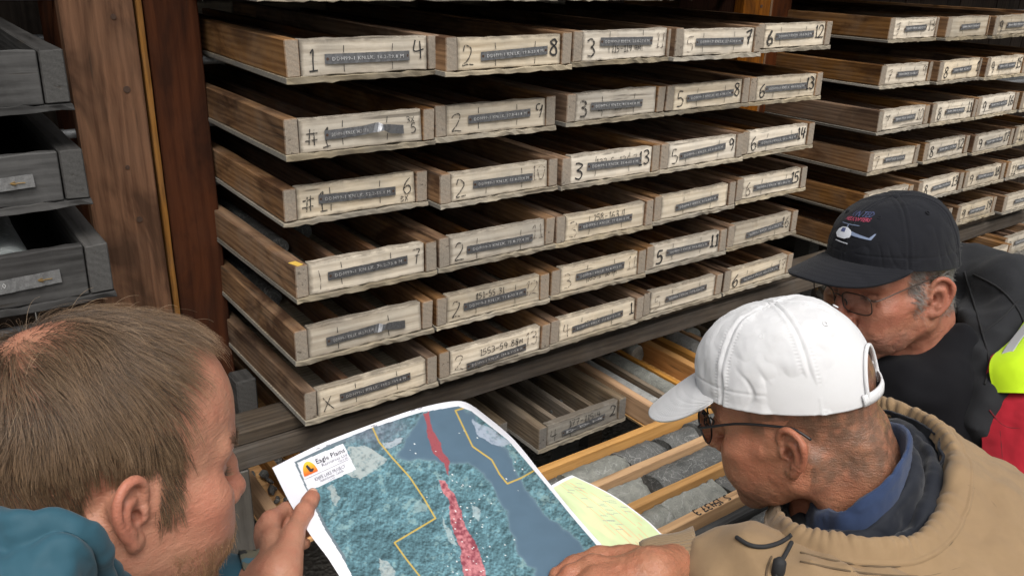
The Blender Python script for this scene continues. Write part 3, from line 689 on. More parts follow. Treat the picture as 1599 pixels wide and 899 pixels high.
for ch in range(3):
    for q in range(5):
        core_stick((1.12 + q * .28, -.885 + .045 + .105 * ch + .012, -1.07), .26, .038, M_CORED if (q + ch) % 3 else M_CORE, 0, 'dark core, %s from the left in the %s channel of the grey bench box' % (ORD[q], ('front', 'middle', 'rear')[ch]), 'cores in the old grey bench box', 700 + ch * 9 + q)
# ---------------------------------------------------------------- implicit surfaces (for bodies, hands and clothes)
class SDF:
    def __init__(s, lo, hi, res):
        s.lo = np.array(lo, float); s.res = res
        s.n = np.ceil((np.array(hi) - s.lo) / res).astype(int) + 1
        s.ax = [s.lo[i] + np.arange(s.n[i]) * res for i in range(3)]
        s.d = np.full(tuple(s.n), 0.5, np.float32)
    def blk(s, lo, hi, m):
        i0 = np.clip(np.floor((np.minimum(lo, hi) - m - s.lo) / s.res).astype(int), 0, s.n)
        i1 = np.clip(np.ceil((np.maximum(lo, hi) + m - s.lo) / s.res).astype(int) + 1, 0, s.n)
        sl = tuple(slice(a, b) for a, b in zip(i0, i1))
        g = [s.ax[i][sl[i]].astype(np.float32) for i in range(3)]
        return sl, g[0][:, None, None], g[1][None, :, None], g[2][None, None, :]
    def _c(s, sl, v, k, op):
        if v.size == 0: return
        a = s.d[sl]
        if op == 'add':
            h = np.clip(.5 + .5 * (a - v) / k, 0, 1); s.d[sl] = a * (1 - h) + v * h - k * h * (1 - h)
        else:
            h = np.clip(.5 - .5 * (a + v) / k, 0, 1); s.d[sl] = a * (1 - h) - v * h + k * h * (1 - h)
    def ell(s, c, r, k=.01, op='add', R=None):
        c = np.array(c, float); r = np.array(r, float); m = k + 3 * s.res + .004
        e = np.full(3, r.max()) if R is not None else r
        sl, X, Y, Z = s.blk(c - e, c + e, m)
        x, y, z = X - c[0], Y - c[1], Z - c[2]
        if R is not None:
            R = np.array(R); x, y, z = (R[0, i] * x + R[1, i] * y + R[2, i] * z for i in range(3))
        k0 = np.sqrt((x / r[0]) ** 2 + (y / r[1]) ** 2 + (z / r[2]) ** 2) + 1e-9
        k1 = np.sqrt((x / r[0] ** 2) ** 2 + (y / r[1] ** 2) ** 2 + (z / r[2] ** 2) ** 2) + 1e-9
        s._c(sl, (k0 * (k0 - 1) / k1).astype(np.float32), k, op); return s
    def cap(s, a, b, ra, rb=None, k=.01, op='add'):
        a = np.array(a, float); b = np.array(b, float); rb = ra if rb is None else rb
        m = max(ra, rb) + k + 3 * s.res + .004
        sl, X, Y, Z = s.blk(a, b, m)
        d = b - a; L2 = d @ d + 1e-12
        t = np.clip(((X - a[0]) * d[0] + (Y - a[1]) * d[1] + (Z - a[2]) * d[2]) / L2, 0, 1)
        v = np.sqrt((X - a[0] - t * d[0]) ** 2 + (Y - a[1] - t * d[1]) ** 2 + (Z - a[2] - t * d[2]) ** 2) - (ra + (rb - ra) * t)
        s._c(sl, v.astype(np.float32), k, op); return s
    def chain(s, P, r, k=.006, op='add'):
        r = np.broadcast_to(r, (len(P),))
        for i in range(len(P) - 1): s.cap(P[i], P[i + 1], r[i], r[i + 1], k, op)
        return s
    def pts(s):
        return np.stack(np.meshgrid(*s.ax, indexing='ij'), -1)
    def mesh(s):
        """surface nets"""
        d = s.d; ins = d < 0
        n = s.n
        c = np.zeros(tuple(n - 1), np.int32)
        for i in (0, 1):
            for j in (0, 1):
                for k in (0, 1): c += ins[i:n[0] - 1 + i, j:n[1] - 1 + j, k:n[2] - 1 + k]
        act = (c > 0) & (c < 8)
        idx = np.full(act.shape, -1, np.int64); I = np.argwhere(act); idx[act] = np.arange(len(I))
        acc = np.zeros((len(I), 3)); cnt = np.zeros(len(I))
        co = np.array([(i, j, k) for i in (0, 1) for j in (0, 1) for k in (0, 1)])
        val = np.stack([d[I[:, 0] + q[0], I[:, 1] + q[1], I[:, 2] + q[2]] for q in co], 1)
        for a in range(8):
            for b in range(a + 1, 8):
                if np.abs(co[a] - co[b]).sum() != 1: continue
                m = (val[:, a] < 0) != (val[:, b] < 0)
                t = val[m, a] / (val[m, a] - val[m, b])
                acc[m] += co[a] + t[:, None] * (co[b] - co[a]); cnt[m] += 1
        V = s.lo + (I + acc / cnt[:, None]) * s.res
        F = []
        for ax in range(3):
            o = [i for i in range(3) if i != ax]
            sl0 = [slice(None)] * 3; sl1 = [slice(None)] * 3
            sl0[ax] = slice(0, n[ax] - 1); sl1[ax] = slice(1, n[ax])
            x = ins[tuple(sl0)] != ins[tuple(sl1)]
            E = np.argwhere(x); 
            E = E[(E[:, o[0]] > 0) & (E[:, o[1]] > 0) & (E[:, o[0]] < n[o[0]] - 1) & (E[:, o[1]] < n[o[1]] - 1)]
            fl = ins[E[:, 0], E[:, 1], E[:, 2]]
            q = []
            for (p, r) in ((-1, -1), (0, -1), (0, 0), (-1, 0)):
                K = E.copy(); K[:, o[0]] += p; K[:, o[1]] += r; q.append(idx[K[:, 0], K[:, 1], K[:, 2]])
            q = np.stack(q, 1)
            if ax == 1: fl = ~fl
            q[~fl] = q[~fl][:, ::-1]; F.append(q)
        F = np.concatenate(F); F = F[(F >= 0).all(1)]
        return V, F
def relax(V, F, it=2, lam=.5):
    e = np.concatenate([F[:, [0, 1]], F[:, [1, 2]], F[:, [2, 3]], F[:, [3, 0]]])
    for _ in range(it):
        s = np.zeros_like(V); c = np.bincount(e[:, 0], minlength=len(V)) + np.bincount(e[:, 1], minlength=len(V))
        for k in range(3): s[:, k] = np.bincount(e[:, 0], V[e[:, 1], k], len(V)) + np.bincount(e[:, 1], V[e[:, 0], k], len(V))
        V = V + lam * (s / np.maximum(c, 1)[:, None] - V)
    return V
def vnorm(V, F):
    fn = np.cross(V[F[:, 2]] - V[F[:, 0]], V[F[:, 3]] - V[F[:, 1]]); N = np.zeros_like(V)
    for j in range(4):
        for k in range(3): N[:, k] += np.bincount(F[:, j], fn[:, k], len(V))
    return N / (np.linalg.norm(N, axis=1)[:, None] + 1e-12)
def frame(yaw, pitch, roll):
    cy, sy = cos(yaw), sin(yaw); cp, sp = cos(pitch), sin(pitch); cr, sr = cos(roll), sin(roll)
    return np.array([[cy, -sy, 0], [sy, cy, 0], [0, 0, 1]]) @ np.array([[cp, 0, sp], [0, 1, 0], [-sp, 0, cp]]) @ np.array([[1, 0, 0], [0, cr, -sr], [0, sr, cr]])
def sm(x, a, b):
    t = np.clip((x - a) / (b - a), 0, 1); return t * t * (3 - 2 * t)

def ear_xf(side):
    """ear plane: u forward, v up, n outward -> head coordinates"""
    flare = radians(24); back = radians(12)
    u = np.array([cos(flare), -side * sin(flare), 0.0])          # forward edge lies on the head, rear edge stands off
    n = np.array([sin(flare), side * cos(flare), 0.0])
    v = np.array([0, 0, 1.0])
    u2 = u * cos(back) + v * sin(back); v2 = -u * sin(back) + v * cos(back)
    n = n * cos(radians(8)) + v2 * 0.0
    o = np.array([-.006, side * .0795, .0])
    return lambda a, b, c=0.0: o + u2 * a + v2 * b + n * c, np.stack([u2, v2, n], 1)
def head_sdf(P):
    """P: proportions. Local frame: origin between the ear canals, x to the face, y to the left, z up"""
    s = SDF((-.135, -.115, -.20), (.15, .115, .165), P.get('res', .0019))
    g = P.get
    s.ell((-.014 + g('sk', 0), 0, .055), (.098 - g('sk', 0) * .3, .0765, .083), .02)
    s.ell((.034, 0, .050), (.062, .062, .074), .03)
    s.ell((.038, 0, -.012), (.054, .054, .074), .03)
    for sd in (-1, 1):
        s.cap((-.002, sd * .052, -.045), (.07, sd * .018, -.088), .018, .017, .03)              # jaw
        s.cap((.0, sd * .058, -.045), (.012, sd * .060, .01), .012, .012, .025)                # ramus
        s.ell((.060, sd * .045, -.008), (.026, .021, .019), .018)                               # cheekbone
        s.cap((.03, sd * .064, -.002), (-.01, sd * .07, .002), .008, .006, .015)                # zygomatic arch
        s.cap((.089, sd * .010, .034), (.072, sd * .048, .034), .009, .008, .014)               # brow ridge
        s.ell((.080, sd * .026, -.045), (.018, .017, .024), .022)                               # muzzle / cheek fold
    for sd in (-1, 1): s.ell((.046, sd * .040, -.036), (.038, .0235, .040), .03)
    s.ell((.083, 0, -.094), (.017 * g('chin', 1), .019, .016), .016)                             # chin
    s.ell((.089, 0, -.055), (.016, .026, .026), .018)
    for sd in (-1, 1):
        s.ell((.098, sd * .033, .013), (.017, .0175, .0125), .014, 'sub')                       # sockets
        s.ell((.072, sd * .032, .0135), (.0145, .0145, .0135), .004)                            # eyeball + lid
        s.cap((.0855, sd * .021, .0115), (.080, sd * .044, .0115), .0009, .0009, .0015, 'sub')  # lid slit
        s.cap((.086, sd * .021, .0225), (.078, sd * .045, .0215), .0016, .0012, .004, 'sub')    # upper lid fold
        s.cap((.085, sd * .018, -.002), (.076, sd * .042, -.004), .002, .0015, .006, 'sub')     # under-eye bag line
    ns = g('nose', 1.0)
    s.chain([(.088, 0, .026), (.101, 0, .006), (.111 * (.6 + .4 * ns), 0, -.015)], [.0075, .0085, .0115 * ns], .010)
    s.ell((.112 * (.6 + .4 * ns), 0, -.017), (.0115, .0115, .0105), .008)
    for sd in (-1, 1):
        s.ell((.101, sd * .0135, -.021), (.0105, .0075, .0085), .006)
        s.ell((.106, sd * .0065, -.0285), (.006, .0036, .004), .003, 'sub')
        s.cap((.098, sd * .020, -.022), (.086, sd * .031, -.052), g('fold', .0012), .0008, .007, 'sub')     # nasolabial fold
    s.cap((.0995, 0, -.049), (.0935, .019, -.0535), .0055, .003, .005); s.cap((.0995, 0, -.049), (.0935, -.019, -.0535), .0055, .003, .005)
    s.ell((.0965, 0, -.0605), (.0085, .0185, .0058), .005)
    s.chain([(.098, -.025, -.0550), (.1055, 0, -.0548), (.098, .025, -.0550)], .0011, .002, 'sub')
    # neck
    nl = g('lean', 0.0)
    nb = np.array((-.060 - nl, 0, -.22))
    nr = g('nr', .060); s.cap((-.028, 0, -.03), nb, .054, nr, .03)
    s.cap((-.052 + g('sk', 0), 0, .0), nb + (-.004 + g('sk', 0), 0, 0), .044, nr - .004, .03)
    for sd in (-1, 1):
        s.cap((-.022, sd * .060, -.022), nb + (.055, sd * .012, .0), .011, .012 * nr / .06, .02)
        s.cap((-.075, sd * .022, -.02), nb + (-.03 + g('sk', 0), sd * .03, 0), .018, .02 * (nr / .06) ** 2, .025)
    s.ell((.02, 0, -.125), (.02, .016, .02), .03)
    # ears
    for sd in (-1, 1):
        T, R = ear_xf(sd); es = g('ear', 1.0)
        ew = g('earw', 1.0); E = lambda a, b, c=0.0: T(a * es * ew, b * es, c)
        s.ell(E(-.004, .004, -.0005), np.array((.0165, .0265, .0038)) * es, .004, R=R)
        s.cap(E(.004, .0, -.008), E(-.006, .006, -.004), .012, .010, .008)                      # root joining it to the head
        hx = [(.004, .001), (.0125, .011), (.0105, .024), (.001, .0315), (-.011, .0295), (-.0195, .0195), (-.0215, .006), (-.0185, -.007), (-.0125, -.018), (-.006, -.026)]
        hc = catmull([E(a, b, .003 + .0018 * (i > 1)) for i, (a, b) in enumerate(hx)], 26)
        s.chain(hc, np.interp(np.arange(26), [0, 6, 14, 25], [.0026, .0034, .0036, .0034]), .0026)
        s.ell(E(-.002, -.0265, .002), np.array((.0088, .0085, .0042)) * es, .005, R=R)           # lobe
        s.ell(E(.001, -.001, .0075), np.array((.0092, .0115, .0075)) * es, .003, 'sub', R=R)     # concha
        s.ell(E(-.0145, .010, .0055), np.array((.003, .014, .004)) * es, .003, 'sub', R=R)       # scapha
        s.ell(E(-.001, .020, .0065), np.array((.007, .0055, .004)) * es, .003, 'sub', R=R)       # fossa
        ah = catmull([E(*q) for q in ((-.001, .0135, .003), (-.0085, .013, .0035), (-.0125, .003, .004), (-.0105, -.008, .004), (-.004, -.0155, .004))], 14)
        s.chain(ah, .0026, .003)
        s.cap(E(.0095, .001, .004), E(.0085, -.007, .004), .0042, .0036, .003)                   # tragus
        s.ell(E(.003, -.003, .0), np.array((.0042, .005, .006)) * es, .002, 'sub', R=R)
    return s
def skin_mat(name, base, red, dark, rough=.48, bump=.25):
    t = NT(name); a = t.node('Attribute'); a.attribute_name = 'tint'
    v = t.coord('Object', rand=False)
    blot = t.ramp(t.noise(v, 42.0, 4, .6), [(.35, 0.0), (.7, 1.0)])
    sep = t.node('SeparateColor'); t.l.new(a.outputs['Color'], sep.inputs[0])
    c = t.mix(t.math('MULTIPLY', blot, .5), base, red)
    c = t.mix(sep.outputs[0], c, red)                       # flushed parts
    sp = t.ramp(t.noise(v, 260.0, 3, .6), [(.62, 0.0), (.74, 1.0)])
    c = t.mix(t.math('MULTIPLY', sp, .18), c, dark)
    c = t.mix(sep.outputs[1], c, dark)                      # stubble / shaved hair
    c = t.mix(sep.outputs[2], c, (.30, .11, .085))           # lips, inner ear
    vo = t.node('TexVoronoi'); t.l.new(v, vo.inputs['Vector']); vo.inputs['Scale'].default_value = 520
    t.bump(t.math('ADD', t.math('MULTIPLY', vo.outputs['Distance'], .5), t.noise(v, 130.0, 4, .65)), bump, .0018)
    wr = t.noise(t.coord('Object', (1, 1, 3.2), False), 75.0, 4, .62, .8)
    bn = t.node('Bump'); bn.inputs['Strength'].default_value = .45; bn.inputs['Distance'].default_value = .0022; t.l.new(wr, bn.inputs['Height'])
    b0 = [x for x in t.n if x.type == 'BUMP' and x != bn][0]; t.l.new(bn.outputs[0], b0.inputs['Normal'])
    t.b.subsurface_method = 'RANDOM_WALK'
    oil = t.math('ADD', t.math('MULTIPLY', t.noise(v, 60.0, 4, .7), .34), rough - .19)
    return t.fin(c, oil, Subsurface_Weight=.10, Subsurface_Radius=(.012, .005, .003), Subsurface_Scale=.6, Specular_IOR_Level=.28)
def body_coarse(pelvis, neck, fwd, lsh=None):
    """torso and legs (they stay inside the clothes); world coordinates"""
    pelvis, neck, fwd = map(lambda q: np.array(q, float), (pelvis, neck, fwd))
    left = np.array([-fwd[1], fwd[0], 0])
    lo = np.minimum(pelvis, neck) - .34; hi = np.maximum(pelvis, neck) + .3; lo[2] = GZ - .02; hi[2] = neck[2] + .06
    s = SDF(lo, hi, .013)
    ch = neck * .72 + pelvis * .28
    s.cap(pelvis + left * .07, pelvis - left * .07, .10, .10, .05); s.cap(pelvis, ch, .115, .12, .06)
    s.cap(ch + left * .09 + (0, 0, -.04), ch - left * .09 + (0, 0, -.04), .10, .10, .06)
    s.cap(neck - (0, 0, .06), neck + (0, 0, .02), .055, .05, .06)
    for sd in (-1, 1):
        h = pelvis + left * .095 * sd; k = h + fwd * .02; k[2] = GZ + .5; an = h - fwd * .01; an[2] = GZ + .09
        s.cap(h, k, .085, .055, .04); s.cap(k, an, .055, .04, .03); s.cap(an + (0, 0, -.05), an + fwd * .17 + (0, 0, -.055), .04, .032, .03)
    return s.mesh()
def tri_sample(V, F, w, n, rg):
    """random points on quads with weight w per face"""
    A = np.linalg.norm(np.cross(V[F[:, 2]] - V[F[:, 0]], V[F[:, 3]] - V[F[:, 1]]), axis=1) * w
    f = rg.choice(len(F), n, p=A / A.sum()); a, b = rg.random((2, n, 1))
    q = V[F[f]]; return (q[:, 0] * (1 - a) + q[:, 1] * a) * (1 - b) + (q[:, 3] * (1 - a) + q[:, 2] * a) * b, f
def strands(name, roots, nrm, flow, L, npt, parent, mat, r0, r1=.3, lift=.25, curl=.0, clump=None, fall=0.0, rg=nrg):
    """hair: one curve per strand, growing from the scalp along a flow field and hugging it"""
    n = len(roots); P = np.zeros((n, npt, 3)); p = roots.copy(); P[:, 0] = p - nrm * .001
    wob = rg.normal(0, 1, (n, 3)); d = flow + nrm * lift + wob * curl; d /= np.linalg.norm(d, axis=1)[:, None]
    for i in range(1, npt):
        t = i / (npt - 1)
        dd = d - nrm * (lift * 1.15 * t) + wob * curl * .5 * t + np.array([0, 0, -fall * t])
        dd /= np.linalg.norm(dd, axis=1)[:, None]
        p = p + dd * (L / (npt - 1))[:, None]; P[:, i] = p
    return P
def clumped(P, n, amt, rg):
    """neighbouring hairs are drawn together towards their tips"""
    c = rg.choice(len(P), n, replace=False); R = P[:, 0]; C_ = R[c]; near = np.zeros(len(P), int)
    for i in range(0, len(P), 2000):
        near[i:i + 2000] = ((R[i:i + 2000, None] - C_[None]) ** 2).sum(-1).argmin(1)
    k = P.shape[1]; t = (np.linspace(0, 1, k) ** 1.5)[None, :, None]
    tgt = P[c][near] + (R - C_[near])[:, None] * .25
    a = amt * (.5 + .5 * rg.random((len(P), 1, 1)))
    return P + (tgt - P) * t * a
def hair_obj(name, P, r0, r1, parent, mat, mw=None, kind=True):
    n, k, _ = P.shape
    hc = bpy.data.hair_curves.new(name); hc.add_curves([k] * n)
    hc.attributes['position'].data.foreach_set('vector', P.astype(np.float32).ravel())
    ra = hc.attributes.get('radius') or hc.attributes.new('radius', 'FLOAT', 'POINT')
    rad = np.linspace(1, r1, k)[None] * (r0 * (.7 + .6 * nrg.random((n, 1))))
    ra.data.foreach_set('value', rad.astype(np.float32).ravel())
    hc.materials.append(mat)
    o = bpy.data.objects.new(name, hc); COL.objects.link(o); o.parent = parent
    if mw is not None: o.matrix_local = mw
    if kind: o['kind'] = 'stuff'
    return o
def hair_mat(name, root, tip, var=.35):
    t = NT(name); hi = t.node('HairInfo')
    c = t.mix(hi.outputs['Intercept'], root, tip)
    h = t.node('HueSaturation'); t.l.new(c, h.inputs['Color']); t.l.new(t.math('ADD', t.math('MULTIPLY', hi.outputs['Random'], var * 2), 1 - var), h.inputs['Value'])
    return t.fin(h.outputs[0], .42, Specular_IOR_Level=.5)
# ---------------------------------------------------------------- the three men
HP = {'left': ((-.1493, -.9907, -.153), (4.0, 15.5, -10.0)), 'white': ((.560, -1.150, -.245), (114.0, 20.0, 0.0)), 'black': ((.985, -1.003, -.196), (170.0, 9.0, 6.0))}
HS = {'left': 1.035, 'white': .945, 'black': 1.0}
EAR = {'left': (219, 800, .665, -1), 'white': (1227, 706, .925, 1), 'black': (1456, 466, 1.295, 1)}      # where each near ear canal sits
def hmat(k):
    p, a = HP[k]; R = frame(*[radians(x) for x in a]) * HS[k]; q = EAR[k]; p = at(*q[:3]) - R @ np.array((0, q[3] * .079, 0))
    m = Matrix.Identity(4)
    for i in range(3):
        for j in range(3): m[i][j] = R[i, j]
        m[i][3] = p[i]
    return m, R, np.array(p, float)
def person_body(k, prm, tintf, mat, pelvis, label, extra=()):
    m, R, p = hmat(k)
    fw = R[:, 0].copy(); fw[2] = 0; fw /= np.linalg.norm(fw)
    root = empty('person', (pelvis[0], pelvis[1], GZ)); tag(root, label, 'person')
    s = head_sdf(prm); V, F = s.mesh(); V = relax(V, F, 2, .5)
    N = vnorm(V, F); age = prm.get('age', .4)
    Qw = V * np.array([1, 1, 2.6]) + .006 * np.stack([fbm(V, 40, 2, 51), fbm(V, 40, 2, 52), fbm(V, 40, 2, 53)], 1)
    crease = np.exp(-(np.abs(vnoise(Q_ := Qw, 62, 54)) / .10) ** 2) * np.clip(.3 + vnoise(V, 24, 55), 0, 1)
    cheek = sm(np.abs(V[:, 1]), .02, .04) * (V[:, 0] > -.02) * (1 - (np.abs(V[:, 0] + .008) < .03) * (np.abs(V[:, 1]) > .072))
    neckm = sm(-V[:, 2], .05, .08)
    V = V + N * ((fbm(V, 48, 3, 56) * .0009 - crease * .0008 * np.maximum(cheek, .6 * neckm)) * age * 1.6)[:, None]
    N = vnorm(V, F); T = tintf(V, N)
    neckw = p + R @ np.array((-.065, 0, -.20) if k != 'white' else (-.105, 0, -.255))
    V2, F2 = body_coarse(pelvis, neckw, fw); 
    Vs = [V @ R.T + p, V2]; Fs = [F, F2 + len(V)]; Ts = [T, np.zeros((len(V2), 3))]
    for (ve, fe, te) in extra:
        Fs.append(fe + sum(map(len, Vs))); Vs.append(ve); Ts.append(te)
    Va = np.concatenate(Vs) - np.array(root.location); me = mesh_np('body', Va, np.concatenate(Fs)); set_color(me, 'tint', np.concatenate(Ts))
    b = link('body', me, root, mat, smooth=True)
    hm = Matrix.Translation(-Vector(root.location)) @ m
    return root, b, hm, (V, F, N), R, p
def stub_noise(V, a=0.5): return np.clip(.75 + a * fbm(V, 90, 2, 3), 0, 1)
def face_tint(V, N, beard=0.0, flush=.4, shaved=None, lips=.6):
    x, y, z = V.T; T = np.zeros((len(V), 3))
    ay = np.abs(y)
    T[:, 0] = flush * np.maximum.reduce([np.exp(-((x - .108) / .022) ** 2 - ((z + .012) / .02) ** 2 - (y / .02) ** 2),
               .8 * np.exp(-((x - .06) / .03) ** 2 - ((z + .015) / .022) ** 2) * (ay > .02),
               1.1 * sm(ay, .083, .092) * (np.abs(x + .008) < .035) * (z < .05) * (z > -.05), .5 * sm(-z, .09, .12)])
    b = sm(x, .018, .034) * sm(-z, .034, .05) * (1 - sm(-z, .105, .135)) * sm(x + z * .2, .0, .03)
    b = np.maximum(b, sm(x, .03, .05) * np.exp(-((z + .040) / .010) ** 2) * (x > .06) * (ay < .035))
    T[:, 1] = beard * b * stub_noise(V)
    brow = np.exp(-((z - .037 - .004 * sm(ay, .03, .05)) / .0045) ** 2) * sm(x, .06, .07) * (ay > .010) * (ay < .052)
    T[:, 1] = np.maximum(T[:, 1], .55 * brow)
    if shaved is not None: T[:, 1] = np.maximum(T[:, 1], shaved(x, y, z))
    T[:, 2] = lips * np.exp(-((z + .0545) / .0075) ** 2) * (ay < .025) * sm(x, .088, .094)
    con = np.exp(-((x + .003) / .007) ** 2 - ((z + .001) / .009) ** 2) * sm(ay, .072, .08) * (1 - sm(ay, .084, .09)); T[:, 2] = np.maximum(T[:, 2], .5 * con)
    slit = np.exp(-((z - .0115) / .0022) ** 2) * (ay > .02) * (ay < .046) * sm(x, .07, .076); T[:, 1] = np.maximum(T[:, 1], .8 * slit)
    return np.clip(T, 0, 1)

# --- left man: bare head, thinning brown hair, reddish beard
SK_L = skin_mat('pale_skin', (.39, .19, .122), (.38, .128, .083), (.16, .08, .045))
def hair_zone(x, y, z):
    """1 where the scalp carries hair"""
    ay = np.abs(y)
    front = .050 - 1.1 * np.clip(ay - .02, 0, .03) * (z > .04) - .25 * np.clip(.09 - z, 0, .05)
    top = sm(front - x, -.004, .010) * sm(z, .035, .045)
    side = sm(.036 - x - .10 * (z - .02), .0, .014) * sm(z, -.012, .006) * (z <= .06)
    sideb = sm(.030 - x, 0, .006) * sm(x, .008, .014) * sm(z, -.020, -.006) * sm(ay, .05, .06) * .35
    back = sm(-.022 - x, 0, .012) * sm(z, -.062 + .0, -.045)
    h = np.maximum.reduce([top, side, sideb, back])
    earz = (np.abs(x + .010) < .027) & (z < .034) & (z > -.045)
    return h * np.where(earz & (ay > .05), sm(x, .012, .016), 1)
def tint_left(V, N):
    T = face_tint(V, N, .6, .6, lambda x, y, z: .8 * hair_zone(x, y, z) * (1 - .75 * np.exp(-(((x + .066) / .034) ** 2 + (y / .036) ** 2)) * sm(z, .08, .11)))
    return T
root, body, hm, (V, F, N), R, p = person_body('left', dict(res=.0017, nose=.95, ear=.90, earw=.86, fold=.0002), tint_left, SK_L, (-.30, -1.02, -.78),
    'bareheaded person with brown hair and beard in a teal jacket, holding the map')
LEFT = root; body['label'] = 'bare head in profile with brown hair and stubble'
fc = V[F].mean(1); fx, fy, fz = fc.T
hz = hair_zone(fx, fy, fz)
bald = np.exp(-(((fx + .066) / .032) ** 2 + (fy / .034) ** 2)) * sm(fz, .08, .11)
recess = np.exp(-(((fx - .062) / .022) ** 2 + ((np.abs(fy) - .036) / .014) ** 2)) * sm(fz, .06, .09)
w = hz * (1 - .84 * bald) * (1 - .75 * recess)
rg = np.random.default_rng(11)
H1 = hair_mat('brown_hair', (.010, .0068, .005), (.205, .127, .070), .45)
def flow_left(P, Nn):
    wh = np.array([-.07, .0, .115])
    d = P - wh; d[:, 2] *= .25
    d = d / (np.linalg.norm(d, axis=1)[:, None] + 1e-6)
    top = sm(P[:, 2], .07, .115)[:, None]
    side = np.array([.35, 0, -1.0])[None] * (P[:, :1] > -.03) + np.array([.12, 0, -1.0])[None] * (P[:, :1] <= -.03)
    f = d * (top + .25) + side * (1 - top)
    f += np.array([.0, -.35, 0]) * top * sm(P[:, 0], .0, .06)[:, None]
    f += np.stack([fbm(P, 26, 2, 4), fbm(P, 26, 2, 8), fbm(P, 26, 2, 12)], 1) * .5
    f -= Nn * (f * Nn).sum(1)[:, None]
    return f / (np.linalg.norm(f, axis=1)[:, None] + 1e-9)
def grow(V, F, N, w, n, Lf, npt, flow, lift, curl, fall, rg, down=None):
    R0, f = tri_sample(V, F, w, n, rg); nn = N[F[f]].mean(1); nn /= np.linalg.norm(nn, axis=1)[:, None]; lift = lift(R0) if callable(lift) else lift
    return strands('h', R0, nn, flow(R0, nn), Lf(R0, rg), npt, None, None, 1, lift=lift, curl=curl, fall=fall, rg=rg)
Lh = lambda P, rg: (.020 + .022 * sm(P[:, 2], .02, .10) - .012 * sm(-P[:, 2], -.0, .05)) * rg.uniform(.6, 1.15, len(P))
cl = np.clip(.95 + .8 * fbm(fc, 55, 3, 61), .6, 1.6)
S = clumped(grow(V, F, N, w * cl, 38000, Lh, 7, flow_left, lambda P: (.20 + .36 * sm(P[:, 2], .06, .12))[:, None], .10, .22, rg), 2600, .5, rg)
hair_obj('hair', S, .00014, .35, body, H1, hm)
S = grow(V, F, N, w * sm(fz, .06, .1), 220, lambda P, rg: rg.uniform(.022, .036, len(P)), 8, flow_left, .75, .3, .15, rg)
hair_obj('stray_hair', S, .00011, .4, body, hair_mat('fair_stray_hair', (.22, .15, .09), (.42, .30, .19)), hm)
def fflow(P, Nn):
    f = np.tile(np.array([[.35, 0, -1.0]]), (len(P), 1)) + rg.normal(0, .25, (len(P), 3)); f -= Nn * (f * Nn).sum(1)[:, None]
    return f / np.linalg.norm(f, axis=1)[:, None]
tb = T_ = face_tint(V, N, 1.0, 0)[F].mean(1)[:, 1]
bz = np.where(fz < -.02, tb, 0)
S = grow(V, F, N, bz ** 1.6 + 1e-9, 6000, lambda P, rg: rg.uniform(.003, .010, len(P)), 4, fflow, .55, .2, .1, rg)
hair_obj('beard', S, .00013, .35, body, hair_mat('ginger_beard_hair', (.16, .085, .04), (.36, .20, .10)), hm)
def bflow(P, Nn):
    f = np.stack([-.3 + 0 * P[:, 0], np.sign(P[:, 1]), .25 + 0 * P[:, 0]], 1) + rg.normal(0, .2, (len(P), 3)); f -= Nn * (f * Nn).sum(1)[:, None]
    return f / np.linalg.norm(f, axis=1)[:, None]
bw = np.where((fz > .026) & (fz < .05), face_tint(V, N)[F].mean(1)[:, 1], 0) + 1e-9
S = grow(V, F, N, bw, 500, lambda P, rg: rg.uniform(.006, .010, len(P)), 4, bflow, .35, .15, .0, rg)
hair_obj('eyebrow', S, .00015, .3, body, H1, hm)

def lashes(parent, hm, sides, mat, P0=[]):
    for sd in sides:
        R0 = np.array([(.0868 - .006 * u ** 1.4, sd * (.021 + .024 * u), .0112 - .001 * u) for u in np.linspace(.05, 1, 42)])
        d = np.array([(.9, sd * (.1 + .7 * u), -.35) for u in np.linspace(.05, 1, 42)]) + rg.normal(0, .12, (42, 3)); d /= np.linalg.norm(d, axis=1)[:, None]
        t = np.linspace(0, 1, 5)[None, :, None]; L = rg.uniform(.006, .009, (42, 1, 1))
        hair_obj('eyelash', R0[:, None] + d[:, None] * t * L + np.array([0, 0, .0035]) * t ** 2, .00016, .3, parent, mat, hm)
lashes(body, hm, (-1, 1), H1)

